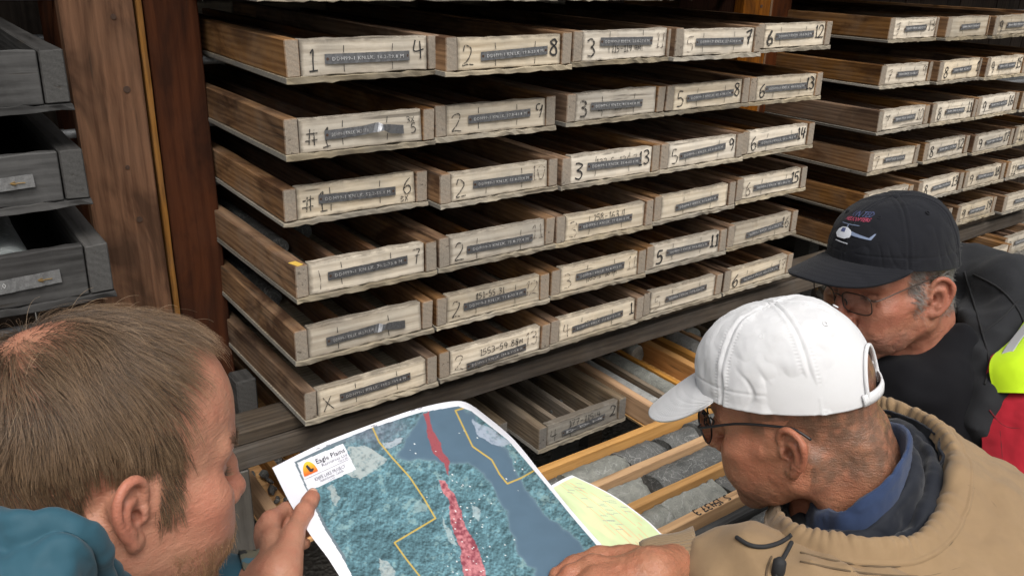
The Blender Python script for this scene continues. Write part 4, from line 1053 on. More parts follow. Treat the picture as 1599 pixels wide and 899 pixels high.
# --- caps
def cap_point(phi, t, c):
    ax, ay, zt = c['ax'], c['ay'], c['zt']
    zr = c['zf'] * .5 * (1 + np.cos(phi)) + c['zb'] * .5 * (1 - np.cos(phi))
    th = t * pi / 2
    g = np.cos(th) ** c.get('e', .72); h = np.sin(th) ** .98
    x = c['cx'] + ax * np.cos(phi) * g + c.get('sh', 0) * h; y = ay * np.sin(phi) * g
    return np.stack([x, y, zr + (zt - zr) * h], -1)
def cap_mesh(c, seed, opening=False, nphi=460, nt=130, ridge=.0009):
    ph = np.linspace(0, 2 * pi, nphi, endpoint=False); t = np.linspace(0, .993, nt)
    PH_, T_ = np.meshgrid(ph, t, indexing='ij'); P = cap_point(PH_, T_, c)
    du = cap_point(PH_ + .004, T_, c) - P; dv = cap_point(PH_, np.minimum(T_ + .004, .999), c) - P
    Nn = np.cross(du, dv); Nn /= np.linalg.norm(Nn, axis=-1)[..., None] + 1e-12
    rad = np.linalg.norm(P[..., :2] - np.array([c['cx'], 0]), axis=-1)
    D = c.get('wr', .0022) * fbm(P * np.array([1, 1, .55]), 17, 4, seed) + .0012 * np.abs(fbm(P, 38, 2, seed + 5)) 
    # soft creases that run up from the band
    D -= c.get('crease', .0016) * np.exp(-((((PH_ * 3.1 + 1.5 * vnoise(P, 22, seed + 9)) % 1.0) - .5) / .12) ** 2) * np.exp(-((T_ - .14) / .13) ** 2)
    for k in range(6):
        s = ((PH_ - k * pi / 3 + pi) % (2 * pi) - pi) * rad
        D += ridge * 1.3 * (np.exp(-((np.abs(s) - .0042) / .0021) ** 2) - 1.2 * np.exp(-(s / .0013) ** 2))
        D += ridge * .9 * np.sin(T_ * 1.5 * 150 / 1.0 + k) * np.exp(-((np.abs(s) - .0075) / .0012) ** 2)
    band = T_ * .16
    D += .0010 * np.exp(-((T_ - .0) / .03) ** 2) - .0007 * np.exp(-((T_ - .135) / .012) ** 2)
    D = np.maximum(D, -.0013)
    P = P + Nn * D[..., None]
    Fq = grid_faces(nphi, nt, True)
    if opening:
        s = ((PH_ - pi + pi) % (2 * pi) - pi) * rad; hgt = P[..., 2] - cap_point(PH_, 0 * T_, c)[..., 2]
        ins = ((s / .040) ** 2 + ((hgt - .010) / .048) ** 2 < 1) & (hgt > -.01)
        bad = ins.ravel()[Fq].any(1); Fq = Fq[~bad]
    V = P.reshape(-1, 3); k = len(V); apex = V.reshape(nphi, nt, 3)[:, -1].mean(0)
    me = mesh_np('cap', V, Fq); return me
def cloth_mat(name, col, var=.12, weave=900, bump=.25, rough=.9, soil=None, soil_amt=0.0, fuzz=.2, crumple=.5):
    t = NT(name); v = t.coord('Object', rand=False)
    c = t.mix(t.noise(v, 18.0, 4, .6), tuple(x * (1 - var) for x in col), tuple(min(.9, x * (1 + var)) for x in col))
    if soil is not None: c = t.mix(t.math('MULTIPLY', t.ramp(t.noise(v, 9.0, 5, .65, .6), [(.48, 0.0), (.72, 1.0)]), soil_amt), c, soil)
    w = t.node('TexWave', wave_type='BANDS', bands_direction='DIAGONAL'); t.l.new(v, w.inputs['Vector']); t.set(w, Scale=weave, Distortion=.6)
    t.bump(t.math('ADD', t.math('MULTIPLY', w.outputs['Fac'], .35), t.math('MULTIPLY', t.noise(v, 320.0, 3, .7), .8)), bump, .0008)
    cn = t.node('TexNoise', noise_type='RIDGED_MULTIFRACTAL') if crumple else None
    if cn:
        t.l.new(v, cn.inputs['Vector']); t.set(cn, Scale=13.0, Detail=4.0, Roughness=.5, Distortion=.7)
        bn = t.node('Bump'); bn.inputs['Strength'].default_value = crumple; bn.inputs['Distance'].default_value = .006; t.l.new(cn.outputs['Fac'], bn.inputs['Height'])
        b0 = [x for x in t.n if x.type == 'BUMP' and x != bn][0]; t.l.new(bn.outputs[0], b0.inputs['Normal'])
    return t.fin(c, rough, Sheen_Weight=fuzz, Sheen_Roughness=.5, Specular_IOR_Level=.1)
def brim_mesh(c, half=66, reach=.068, drop=.020, curve=.026, wide=.086, n=90, m=36):
    s = np.linspace(-1, 1, n); t = np.linspace(0, 1, m); S_, T_ = np.meshgrid(s, t, indexing='ij')
    A = cap_point(S_ * radians(half), 0 * S_, c)
    xo = A[..., 0] + reach * (1 - np.abs(S_) ** 2.6) ** .62
    yo = A[..., 1] * (1 + .13 * np.sqrt(1 - S_ ** 4))
    ao = A[:, :1]
    P = A.copy(); P[..., 0] = A[..., 0] + (xo - A[..., 0]) * T_; P[..., 1] = A[..., 1] + (yo - A[..., 1]) * T_ ** .9
    P[..., 2] = A[..., 2] + .001 - (drop * T_ ** 1.25 + curve * (P[..., 1] / wide) ** 2 * T_ ** .8) * (1 - np.abs(S_) ** 2.6) ** .62
    for q in (.25, .4, .55, .7, .85): P[..., 2] -= .0005 * np.exp(-((T_ - q) / .012) ** 2)
    P[..., 2] -= .0005 * np.exp(-((T_ - .955) / .012) ** 2)
    return mesh_np('brim', P.reshape(-1, 3), grid_faces(n, m))
def thick(o, t, off=0):
    m = o.modifiers.new('thickness', 'SOLIDIFY'); m.thickness = t; m.offset = off; return o
def eyelets(parent, c, mat, hm, angs, tt=.62):
    for a in angs:
        q = cap_point(np.array(radians(a)), np.array(tt), c); q2 = cap_point(np.array(radians(a)), np.array(tt + .02), c); q3 = cap_point(np.array(radians(a + 2)), np.array(tt), c)
        n = np.cross(q3 - q, q2 - q); n /= np.linalg.norm(n); e1 = (q3 - q) / np.linalg.norm(q3 - q); e2 = np.cross(n, e1)
        al = np.linspace(0, 2 * pi, 14, endpoint=False); ring = q + n * .0014 + .0027 * (np.cos(al)[:, None] * e1 + np.sin(al)[:, None] * e2)
        link('eyelet', tube_mesh('eyelet', ring, .0010, 6, True), parent, mat, smooth=True)
def make_cap(parent, hm, c, mat, seed, opening, lab, brim_kw, ridge=.0009):
    cap = link('cap', cap_mesh(c, seed, opening, ridge=ridge), parent, mat, smooth=True); cap.matrix_local = hm; cap['label'] = lab
    thick(cap, .0016, -1)
    br = link('brim', brim_mesh(c, **brim_kw), cap, mat, smooth=True); thick(br, .0034, 0)
    top = cap_point(np.array(0.0), np.array(1.0), c)
    bm = bmesh.new(); bmesh.ops.create_uvsphere(bm, u_segments=16, v_segments=8, radius=.0085)
    for v in bm.verts: v.co.z *= .5
    me = bpy.data.meshes.new('button'); bm.to_mesh(me); bm.free(); link('button', me, cap, mat, tuple(top - np.array([0, 0, .0008])), True)
    eyelets(cap, c, mat, hm, (30, 90, 150, 210, 270, 330))
    return cap
def glasses(parent, hm, col, w=.050, h=.036, sq=3.0, x0=.104, z0=.006, tip=.03, r=.0011, slim=.0012, earz=.035):
    mt = m_flat('spectacle_frame', col, .3, .2, 80, Metallic=.4)
    g = empty('glasses'); g.parent = parent; g.matrix_local = hm
    lm = NT('spectacle_lens'); lm.m.node_tree.nodes.remove(lm.b)
    gl = lm.node('BsdfGlossy'); gl.inputs['Roughness'].default_value = .02; tr = lm.node('BsdfTransparent'); tr.inputs[0].default_value = (.97, .98, .98, 1)
    fr = lm.node('Fresnel'); fr.inputs[0].default_value = 1.5; mx = lm.node('MixShader')
    lm.l.new(fr.outputs[0], mx.inputs[0]); lm.l.new(tr.outputs[0], mx.inputs[1]); lm.l.new(gl.outputs[0], mx.inputs[2]); lm.l.new(mx.outputs[0], lm.out.inputs[0])
    al = np.linspace(0, 2 * pi, 40, endpoint=False)
    ca, sa = np.cos(al), np.sin(al)
    for sd in (-1, 1):
        yy = np.sign(ca) * np.abs(ca) ** (2 / sq) * w / 2; zz = np.sign(sa) * np.abs(sa) ** (2 / sq) * h / 2
        ring = np.stack([x0 - 2.2 * (np.abs(yy + .031) * 0 + (sd * (sd * .0335 + yy)) ** 2) - .12 * zz * -1, sd * .0335 + yy, z0 + zz], 1)
        link('rim', tube_mesh('rim', ring, r, 8, True), g, mt, smooth=True)
        me = bpy.data.meshes.new('lens'); me.from_pydata(ring.tolist(), [], [list(range(40))]); me.update(); link('lens', me, g, lm.m)
        ye = sd * (.0335 + w / 2)
        path = [(x0 - 2.2 * ye * ye, ye, z0 + h * .30), (x0 - .012, sd * .067, z0 + h * .32), (.05, sd * .077, z0 + h * .32 + .008), (.0, sd * .0805, earz - .001), (-.018, sd * .0835, earz - .004), (-.034, sd * .086, earz - .016)]
        link('temple_arm', tube_mesh('temple_arm', catmull(path, 24), slim, 8), g, mt, smooth=True)
        link('nose_pad', tube_mesh('nose_pad', catmull([(x0 - .002, sd * .011, z0 + .002), (x0 - .006, sd * .011, z0 - .004), (x0 - .004, sd * .013, z0 - .008)], 8), .0012, 6), g, mt, smooth=True)
    link('bridge', tube_mesh('bridge', catmull([(x0 - .0003, -.0095, z0 + .006), (x0 + .003, 0, z0 + .010), (x0 - .0003, .0095, z0 + .006)], 10), r, 8), g, mt, smooth=True)
    return g

# --- man in the white cap
SK_W = skin_mat('tanned_skin', (.335, .152, .088), (.325, .105, .062), (.08, .054, .037), .40, .45)
def tint_white(V, N):
    def shaved(x, y, z):
        ay = np.abs(y)
        n = sm(-.0 - x, -.006, .03) * sm(z, -.075, -.035) * .8
        return np.maximum(n, .65 * sm(.05 - x, 0, .02) * sm(z, .012, .03)) * (1 - (np.abs(x + .008) < .028) * (z < .037) * (ay > .074)) * np.clip(.8 + .4 * fbm(np.stack([x, y, z], 1), 120, 2, 2), 0, 1)
    return face_tint(V, N, .35, .5, shaved)
root, body, hm, (V, F, N), R, p = person_body('white', dict(nose=1.05, ear=1.0, lean=.032, age=.7, sk=.013, nr=.043), tint_white, SK_W, (.78, -1.42, -.80),
    'person in a white baseball cap and tan hooded jacket leaning over the map')
WHITE = root; hmW = hm
C_W = dict(cx=.008, ax=.107, ay=.0885, zt=.153, zf=.072, zb=.033, e=.66, sh=-.006, wr=.0042, crease=.0024)
M_CAPW = cloth_mat('white_cotton', (.56, .56, .57), .04, 700, .3, .85, (.45, .43, .38), .15, .2, .25)
cap = make_cap(root, hm, C_W, M_CAPW, 21, True, 'white cotton baseball cap with stitched panels', dict(reach=.076, drop=.040, curve=.014, half=52), .00065)
# binding of the rear opening and the strap across it
def back_pt(s, hgt, c, lift=.001):
    ph = pi + s / (c['ax'] * .93); z0 = cap_point(np.array(ph), np.array(0.0), c)[2]
    h = np.clip(hgt / (c['zt'] - z0), 0, 1); t = math.asin(h ** (1 / .98)) / (pi / 2)
    q = cap_point(np.array(ph), np.array(t), c); o = q - np.array([c['cx'], 0, .06]); return q + o / np.linalg.norm(o) * lift
arc = [back_pt(.0405 * cos(a), .010 + .0485 * sin(a), C_W) for a in np.linspace(-.15, pi + .15, 40)]
link('opening_binding', tube_mesh('opening_binding', arc, .0024, 8), cap, M_CAPW, smooth=True)
sp = np.array([[back_pt(s, h, C_W, .0012 + .001 * (k == 1)) for k, h in enumerate((.001, .007, .014))] for s in np.linspace(-.05, .05, 30)])
o = link('strap', mesh_np('strap', sp.reshape(-1, 3), grid_faces(30, 3)), cap, M_CAPW, smooth=True); thick(o, .002, 0)
g = glasses(root, hm, (.02, .02, .022), w=.045, h=.041, sq=2.2, x0=.112, z0=.016, r=.0011, slim=.0016, earz=.034)

# --- man in the black cap
SK_B = skin_mat('ruddy_skin', (.31, .14, .088), (.31, .095, .062), (.12, .09, .075), .45, .35)
def tint_black(V, N):
    return face_tint(V, N, .38, .5, lambda x, y, z: .75 * np.maximum(sm(.045 - x, 0, .012) * sm(z, .0, .02), sm(-.02 - x, 0, .012) * sm(z, -.06, -.04)) * (1 - (np.abs(x + .008) < .028) * (z < .037) * (np.abs(y) > .074)))
root, body, hm, (V, F, N), R, p = person_body('black', dict(nose=1.1, chin=1.05, age=.9), tint_black, SK_B, (1.24, -1.12, -.80),
    'person in a black cap and glasses, wearing a black and red safety jacket')
BLACK = root; hmB = hm
C_B = dict(cx=-.006, ax=.106, ay=.0885, zt=.147, zf=.070, zb=.022, e=.64, sh=-.004, wr=.0016, crease=.0008)
M_CAPB = cloth_mat('black_cotton', (.0095, .010, .013), .2, 700, .3, .8, (.016, .016, .019), .2, .06)
capb = make_cap(root, hm, C_B, M_CAPB, 33, False, 'black baseball cap with a stitched helicopter emblem', dict(reach=.083, drop=.002, curve=.016, half=64), .0006)
gb = glasses(root, hm, (.05, .035, .03), w=.050, h=.034, sq=3.4, x0=.110, z0=.012, r=.0010, slim=.0010)
fc = V[F].mean(1); fx, fy, fz = fc.T
w = (sm(.045 - fx, 0, .01) * sm(fz, -.005, .01) + sm(-.025 - fx, 0, .012) * sm(fz, -.055, -.04) + sm(.036 - fx, 0, .006) * sm(fx, .012, .018) * sm(fz, -.03, -.02) * (np.abs(fy) > .055)) * (fz < .06) * (1 - (np.abs(fx + .010) < .026) * (fz < .034) * (np.abs(fy) > .05)) + 1e-9
def flow_b(P, Nn):
    f = np.tile(np.array([[-.75, 0, -.6]]), (len(P), 1)) + rg.normal(0, .18, (len(P), 3)); f -= Nn * (f * Nn).sum(1)[:, None]
    return f / np.linalg.norm(f, axis=1)[:, None]
S = grow(V, F, N, w, 6000, lambda P, rg: rg.uniform(.008, .018, len(P)), 5, flow_b, .4, .15, .1, rg)
hair_obj('hair', S, .00019, .4, body, hair_mat('grey_hair', (.10, .095, .09), (.34, .33, .31)), hm)
S = grow(V, F, N, np.where((fz > .026) & (fz < .05), face_tint(V, N)[F].mean(1)[:, 1], 0) + 1e-9, 350, lambda P, rg: rg.uniform(.006, .010, len(P)), 4, bflow, .35, .15, .0, rg)
hair_obj('eyebrow', S, .00015, .3, body, hair_mat('grey_brow', (.12, .1, .09), (.3, .28, .26)), hm)
# ---------------------------------------------------------------- clothes
def A3(*q): return np.array([at(*p) for p in q])
def loft(name, rows, nu, nv, mat, parent, wr=.003, wscale=30, seed=1, thickness=.002, closed=False, gather=None, off=0):
    """cloth surface through rows of measured points; rows[k][i]; wrinkled by noise along its normal"""
    Rr = np.array([catmull(r, nu, closed) for r in rows]); G = np.array([catmull(Rr[:, i], nv) for i in range(nu)])     # nu x nv x 3
    du = np.gradient(G, axis=0); dv = np.gradient(G, axis=1); Nn = np.cross(du, dv); Nn /= np.linalg.norm(Nn, axis=-1)[..., None] + 1e-12
    D = wr * fbm(G, wscale, 4, seed) - wr * .9 * np.abs(fbm(G, wscale * .55, 2, seed + 3))
    if gather is not None: D = D + gather(np.linspace(0, 1, nu)[:, None], np.linspace(0, 1, nv)[None], G)
    G = G + Nn * D[..., None]
    loc = np.array(parent.matrix_world.translation) if parent.parent is None else 0
    me = mesh_np(name, (G - np.array(parent.location)).reshape(-1, 3), grid_faces(nu, nv, closed))
    o = link(name, me, parent, mat, smooth=True)
    if thickness: thick(o, thickness, off)
    return o
def garment(name, parent, lo, hi, res, build, mat, wr=.004, wsc=(16, 16, 16), seed=1, fold=()):
    s = SDF(lo, hi, res); build(s)
    P = s.pts(); W = wr * fbm(P * np.array(wsc) / 16, 16, 3, seed) - wr * 1.1 * np.abs(fbm(P * np.array(wsc) / 16, 11, 2, seed + 4)) 
    for ax, fr, amp, lowf in fold:          # creases lying across the direction 'ax'
        ax = np.array(ax, float); ax /= np.linalg.norm(ax); al = P @ ax
        Q = (P - al[..., None] * ax) * lowf + (al * fr)[..., None] * np.array([.6, .5, .62]) * 1.0
        Q = Q + .35 * vnoise(P, 9, seed + 7)[..., None]
        W = W - amp * (.42 - np.abs(vnoise(Q, 1.0, seed + 11))) * (.6 + .8 * np.clip(vnoise(P, 7, seed + 31) + .4, 0, 1))
    s.d += W.astype(np.float32)
    V, F = s.mesh(); V = relax(V, F, 1, .4)
    o = link(name, mesh_np(name, V - np.array(parent.location), F), parent, mat, smooth=True); return o
def bounds(P, m): P = np.array(P); return P.min(0) - m, P.max(0) + m
def cuff_tube(name, parent, a, b, ra, rb, mat, ribs=46, depth=.0011, squash=1.0):
    n = ribs * 4; m = 16; d = b - a; L = np.linalg.norm(d); d = d / L
    e1 = np.cross(d, [0, 0, 1]); e1 /= np.linalg.norm(e1); e2 = np.cross(d, e1)
    al = np.linspace(0, 2 * pi, n, endpoint=False); t = np.linspace(0, 1, m)
    rr = (ra + (rb - ra) * t) * (1 - .10 * np.exp(-((t - 0) / .05) ** 2) - .03 * np.sin(t * pi))
    R = rr[:, None] + depth * np.sin(al * ribs)[None]
    V = a + d * (t * L)[:, None, None] + R[..., None] * (np.cos(al)[None, :, None] * e1 + squash * np.sin(al)[None, :, None] * e2)
    V = V + (.0025 * fbm(V, 25, 2, 6))[..., None] * 1.0
    F = grid_faces(m, n); V2 = V.reshape(-1, 3)
    i, j = np.meshgrid(np.arange(m - 1), np.arange(n), indexing='ij'); j2 = (j + 1) % n
    F = np.stack([i * n + j, i * n + j2, (i + 1) * n + j2, (i + 1) * n + j], -1).reshape(-1, 4)
    o = link(name, mesh_np(name, V2 - np.array(parent.location), F), parent, mat, smooth=True); thick(o, .003, 0); return o

M_TAN = cloth_mat('tan_canvas', (.245, .165, .092), .12, 520, .35, .9, (.17, .112, .065), .35, .1)
M_RIB = cloth_mat('tan_knit', (.21, .15, .09), .1, 900, .3, .95, None)
M_NAVY = cloth_mat('navy_quilt_lining', (.012, .014, .020), .25, 600, .25, .55, (.022, .024, .03), .3, .12)
M_FLEECE = cloth_mat('blue_fleece', (.028, .045, .098), .25, 700, .5, .95, (.02, .03, .07), .5, .12)
M_CORD = m_flat('black_cord', (.012, .012, .013), .8)
J = WHITE
NK = [(1243, 806, .955), (1268, 800, .945), (1312, 784, .94), (1362, 742, .955), (1398, 704, .985), (1406, 680, 1.02), (1398, 664, 1.055), (1380, 655, 1.085), (1352, 655, 1.10), (1310, 668, 1.11), (1262, 714, 1.08), (1238, 775, 1.01)]
RI = [(1232, 826, .915), (1275, 841, .885), (1345, 848, .872), (1412, 848, .882), (1457, 812, .915), (1473, 745, .965), (1464, 692, 1.02), (1430, 658, 1.08), (1384, 643, 1.13), (1330, 640, 1.17), (1262, 690, 1.15), (1216, 785, 1.04)]
O1 = [(1212, 845, .905), (1268, 872, .862), (1345, 888, .848), (1440, 882, .858), (1500, 828, .895), (1518, 745, .95), (1500, 682, 1.02), (1450, 654, 1.10), (1388, 632, 1.16), (1322, 632, 1.20), (1250, 690, 1.17), (1200, 800, 1.03)]
O2 = [(1205, 885, .895), (1270, 930, .845), (1355, 950, .83), (1490, 930, .838), (1570, 865, .88), (1590, 775, .945), (1552, 716, 1.03), (1478, 682, 1.13), (1400, 668, 1.20), (1310, 672, 1.24), (1240, 740, 1.2), (1198, 840, 1.02)]
O3 = [(1205, 960, .885), (1280, 1020, .835), (1375, 1050, .82), (1550, 1010, .825), (1660, 935, .87), (1680, 850, .95), (1630, 790, 1.05), (1530, 770, 1.16), (1420, 780, 1.22), (1310, 790, 1.24), (1235, 850, 1.2), (1198, 900, 1.0)]
nk, ri, o1, o2, o3 = (A3(*q) for q in (NK, RI, O1, O2, O3))
_m, _R, _p = hmat('white')
for i_, th_ in enumerate((38, 60, 84, 110, 136, 164, 190, 215, 240, 272, 312, 358)):        # collar ring round the neck
    c_, s_ = cos(radians(th_)), sin(radians(th_)); zl = -.066 - .034 * c_ - .010 * s_
    nk[i_] = _p + _R @ np.array((-.030 + (zl + .03) * .43 + .0665 * c_ * (1.26 if c_ < 0 else .92), .0655 * s_ * (1.24 if 70 < th_ < 160 else 1.05), zl))
print('NK px', [(round(799.5 + FPX * ((q - CAM) @ RGT) / ((q - CAM) @ FWD)), round(449.5 - FPX * ((q - CAM) @ UPV) / ((q - CAM) @ FWD)), round(float((q - CAM) @ FWD), 3)) for q in nk])
up = np.array([0, 0, 1.0])
rt = (ri + o1) / 2 + up * .014
b1 = nk * .86 + ri * .14 + up * .012; b2 = nk * .66 + ri * .34 - up * .012
lo_ = nk * .5 + ri * .5 - up * .045; pu = nk * .22 + ri * .78 - up * .014
root = J
loft('shirt_collar', [nk - up * .05, nk + up * .001, nk * .9 + ri * .1 + up * .004, nk * .85 + ri * .15 - up * .004, nk * .78 + ri * .22 - up * .03], 150, 24, M_FLEECE, J, .0022, 40, 3, .0025, True)
loft('hood_lining', [nk * .82 + ri * .18 - up * .022, nk * .66 + ri * .34 - up * .016, lo_ + up * .012, lo_ * .4 + pu * .6 + up * .004, pu + up * .004, ri - up * .010, ri + up * .004], 220, 60, M_NAVY, J, .006, 20, 9, .003, True)
gath = lambda u, v, G: (.0009 * np.sin(u * 2 * pi * 27 + 9 * vnoise(G, 17, 2)) * (1 + .8 * vnoise(G, 24, 12)) + .0010 * np.sin(u * 2 * pi * 49 + 9 * vnoise(G, 23, 8))) * np.exp(-((v - .16) / .16) ** 2) - .002 * np.exp(-((v - .40) / .012) ** 2)
jk = loft('hood', [ri - up * .006, ri * .7 + rt * .3 + up * .008, rt, o1 + up * .002, o1 * .6 + o2 * .4, o2, o3, o3 * 2 - o2 - up * .12], 420, 150, M_TAN, J, .0065, 13, 5, .003, True, gath)
jk['label'] = 'tan canvas hood and shoulders with a gathered rim'
# stitched yoke seam on the back
ye = A3((1500, 742, .955), (1535, 755, .96), (1562, 775, .95), (1590, 805, .93), (1625, 850, .91))
fa = A3((1128, 896, .93), (1158, 912, .91), (1195, 934, .893), (1265, 985, .865), (1400, 1040, .87))
sh_r = A3((1330, 760, 1.22))[0]; pel = np.array((.78, -1.42, -.72))
def tan_build(s):
    s.chain(fa, [.037, .046, .054, .070, .10], .03)
    fr = A3((1222, 845, .985), (1222, 905, .955), (1250, 1000, .93)); s.chain(fr, [.022, .045, .085], .03)
    ct = A3((1440, 1085, 1.02))[0]
    s.cap(ct, ct * .5 + pel * .5, .15, .17, .05); s.cap(ct * .5 + pel * .5, pel, .17, .17, .05)
    s.cap(A3((1350, 980, 1.08))[0], sh_r - up * .13, .06, .07, .05)
    s.cap(sh_r - up * .1, sh_r - up * .35 + np.array((-.1, .12, 0)), .075, .06, .04)
lo, hi = bounds(np.vstack([fa, A3((1420, 960, .99)), pel[None], sh_r[None] - up * .35]), .20)
garment('jacket', J, lo, hi, .0058, tan_build, M_TAN, .008, (15, 15, 15), 4, [((.81, -.59, .1), 30, .014, 7), ((.5, -.3, .8), 15, .010, 6)])
cuff_tube('ribbed_cuff', J, A3((1003, 888, .945))[0], A3((1090, 882, .938))[0], .0275, .0375, M_RIB)
from mathutils.bvhtree import BVHTree
def laid(objs, path, n, lift=.002):
    """points of a line that lies on the surface of the given cloth"""
    tr = []
    for o in objs:
        bm = bmesh.new(); bm.from_mesh(o.data); tr.append((BVHTree.FromBMesh(bm), np.array(o.parent.location))); bm.free()
    out = []
    for px, py in catmull(np.array(path, float), n):
        d = Vector(at(px, py, 1.0) - CAM).normalized(); best = None
        for t, off in tr:
            h = t.ray_cast(Vector(CAM - off), d)
            if h[0] is not None and (best is None or h[3] < best[1]): best = (np.array(h[0]) + off, h[3])
        if best: out.append(best[0] - np.array(d) * lift)
    out = np.array(out)
    for _ in range(3): out[1:-1] = out[1:-1] * .4 + (out[:-2] + out[2:]) * .3
    return out
GAR = [o for o in J.children if o.name.split('.')[0] in ('jacket', 'hood')]
M_SEAM = m_flat('seam_thread', (.10, .066, .036), .9)
for path in (((1478, 748), (1510, 757), (1540, 775), (1562, 800), (1582, 822), (1610, 834)), ((1250, 862), (1320, 878), (1399, 884), (1470, 862), (1505, 815)), ((1250, 876), (1340, 893), (1440, 899), (1500, 885)), ((1205, 868), (1198, 885), (1196, 905))):
    q = laid(GAR, path, 60, .0006)
    link('seam', tube_mesh('seam', q - np.array(J.location), .0011, 6), J, M_SEAM, smooth=True)
for pth, nm in ((((1150, 838, .90), (1170, 850, .885), (1192, 853, .87), (1214, 848, .872), (1229, 840, .885), (1236, 834, .90)), 0), (((1236, 846, .868), (1228, 862, .862), (1218, 880, .858), (1212, 900, .855)), 1)):
    link('drawcord', tube_mesh('drawcord', laid(GAR, [q_[:2] for q_ in pth], 50, .0028) - np.array(J.location), .0023, 8), J, M_CORD, smooth=True)
q = laid(GAR, [(1216, 885), (1216, 887), (1216, 888)], 5, .006)[2] - np.array(J.location); link('cord_toggle', tube_mesh('cord_toggle', [q + up * .012, q + up * .008, q - up * .008, q - up * .013], [.003, .0065, .0065, .003], 12), J, M_CORD, smooth=True)
# trousers, so that the man does not end at the frame
M_JEAN = cloth_mat('dark_trousers', (.03, .035, .05), .2)
def trousers(parent, pelvis, yaw, mat):
    f = np.array((cos(yaw), sin(yaw), 0)); l = np.array((-sin(yaw), cos(yaw), 0)); pv = np.array(pelvis, float)
    def bld(s):
        s.cap(pv + l * .07, pv - l * .07, .125, .125, .05)
        for sd in (-1, 1):
            h = pv + l * .10 * sd; k = h + f * .02; k[2] = GZ + .5; a = h - f * .01; a[2] = GZ + .10
            s.cap(h, k, .105, .08, .04); s.cap(k, a, .08, .065, .03)
    garment('trousers', parent, pv * [1, 1, 0] - [.28, .28, -GZ - .04], pv + .22, .011, bld, mat, .010, (14, 14, 8), 3)
    for sd in (-1, 1):
        a = pv + l * .10 * sd; a[2] = GZ
        s = SDF(a - .25, a + .25, .008); s.cap(a + up * .05 - f * .05, a + up * .04 + f * .15, .05, .042, .02); s.cap(a + up * .06, a + up * .12, .055, .055, .03); s.d = np.maximum(s.d, (a[2] + .002 - s.ax[2])[None, None].astype(np.float32))
        V, F = s.mesh(); link('boot', mesh_np('boot', V - np.array(parent.location), F), parent, M_CORD, smooth=True)
trousers(WHITE, (.78, -1.42, -.80), radians(122.8), M_JEAN)

# ---- left man: teal jacket
M_TEAL = cloth_mat('teal_shell', (.027, .078, .108), .14, 700, .2, .5, (.02, .058, .082), .4, .1, .7)
T0 = A3((-120, 770, .60), (-50, 780, .585), (0, 793, .578), (42, 812, .575), (80, 817, .575), (120, 830, .58), (149, 857, .60), (156, 900, .635), (150, 960, .67), (120, 1010, .70))
dn = np.array([0.02, .03, -.06])
T1 = T0 + np.array([.0, -.012, .004]); T2 = A3((-130, 800, .585), (-55, 820, .57), (0, 840, .56), (42, 855, .555), (80, 862, .556), (118, 872, .565), (140, 888, .59), (147, 920, .62), (140, 980, .65), (110, 1040, .69))
T3 = A3((-160, 860, .56), (-70, 880, .55), (0, 895, .545), (45, 905, .543), (85, 910, .546), (112, 915, .555), (126, 930, .58), (130, 960, .61), (125, 1010, .64), (100, 1080, .68))
T4 = A3((-220, 960, .54), (-100, 980, .53), (0, 985, .525), (50, 985, .53), (100, 980, .54), (125, 985, .56), (140, 1000, .59), (150, 1040, .61), (150, 1080, .63), (140, 1140, .67))
fold = lambda u, v, G: .005 * np.exp(-((v - .62 - .12 * np.sin(u * 9)) / .05) ** 2) - .005 * np.exp(-((v - .50 - .10 * np.sin(u * 7 + 1)) / .05) ** 2)
lc = loft('jacket_collar', [T0 + dn * 1.2, T0 + dn * .4, T0, T1, T2, T3, T4], 160, 70, M_TEAL, LEFT, .0055, 22, 7, .0022, False, fold)
pl_ = np.array((-.30, -1.02, -.78))
el = np.array((-.02, -.93, -.62)); shl = np.array((-.20, -.82, -.40)); shr = np.array((-.24, -1.17, -.42))
fs = A3((418, 900, .955))[0]; fs0 = A3((368, 928, .945))[0]
def teal_build(s):
    s.chain([shl, el, fs0, fs], [.075, .062, .043, .033], .03)
    s.chain([shr, shr + (-.02, -.05, -.28), shr + (.2, .02, -.42)], [.075, .06, .05], .03)
    s.cap(shl + (0, -.02, -.02), shr + (0, .02, -.02), .085, .085, .05)
    m_ = (shl + shr) / 2; s.cap(m_ - up * .1, pl_, .15, .16, .06); s.cap(m_ + (-.03, 0, -.02), m_ + (-.05, 0, .05), .085, .07, .04)
lo, hi = bounds(np.array([shl, shr + (-.02, -.05, -.28), el, fs, pl_, shr]), .20)
garment('jacket', LEFT, lo, hi, .0056, teal_build, M_TEAL, .007, (15, 15, 15), 14, [((.6, .1, .8), 22, .014, 6)])
def camo():
    t = NT('camouflage_cuff'); v = t.coord('Object', rand=False)
    n = t.noise(v, 38.0, 2, .5, .8); c = t.ramp(n, [(.0, (.012, .012, .012)), (.40, (.012, .012, .012)), (.41, (.10, .092, .062)), (.56, (.10, .092, .062)), (.57, (.045, .11, .145)), (.66, (.045, .11, .145)), (.67, (.26, .26, .26))])
    t.bump(t.noise(v, 300.0, 3), .3, .001); return t.fin(c, .85)
cuff_tube('camouflage_cuff', LEFT, A3((437, 893, .958))[0], A3((388, 912, .945))[0], .031, .039, camo(), 9, .0012)
trousers(LEFT, (-.30, -1.02, -.80), 0.0, M_JEAN)

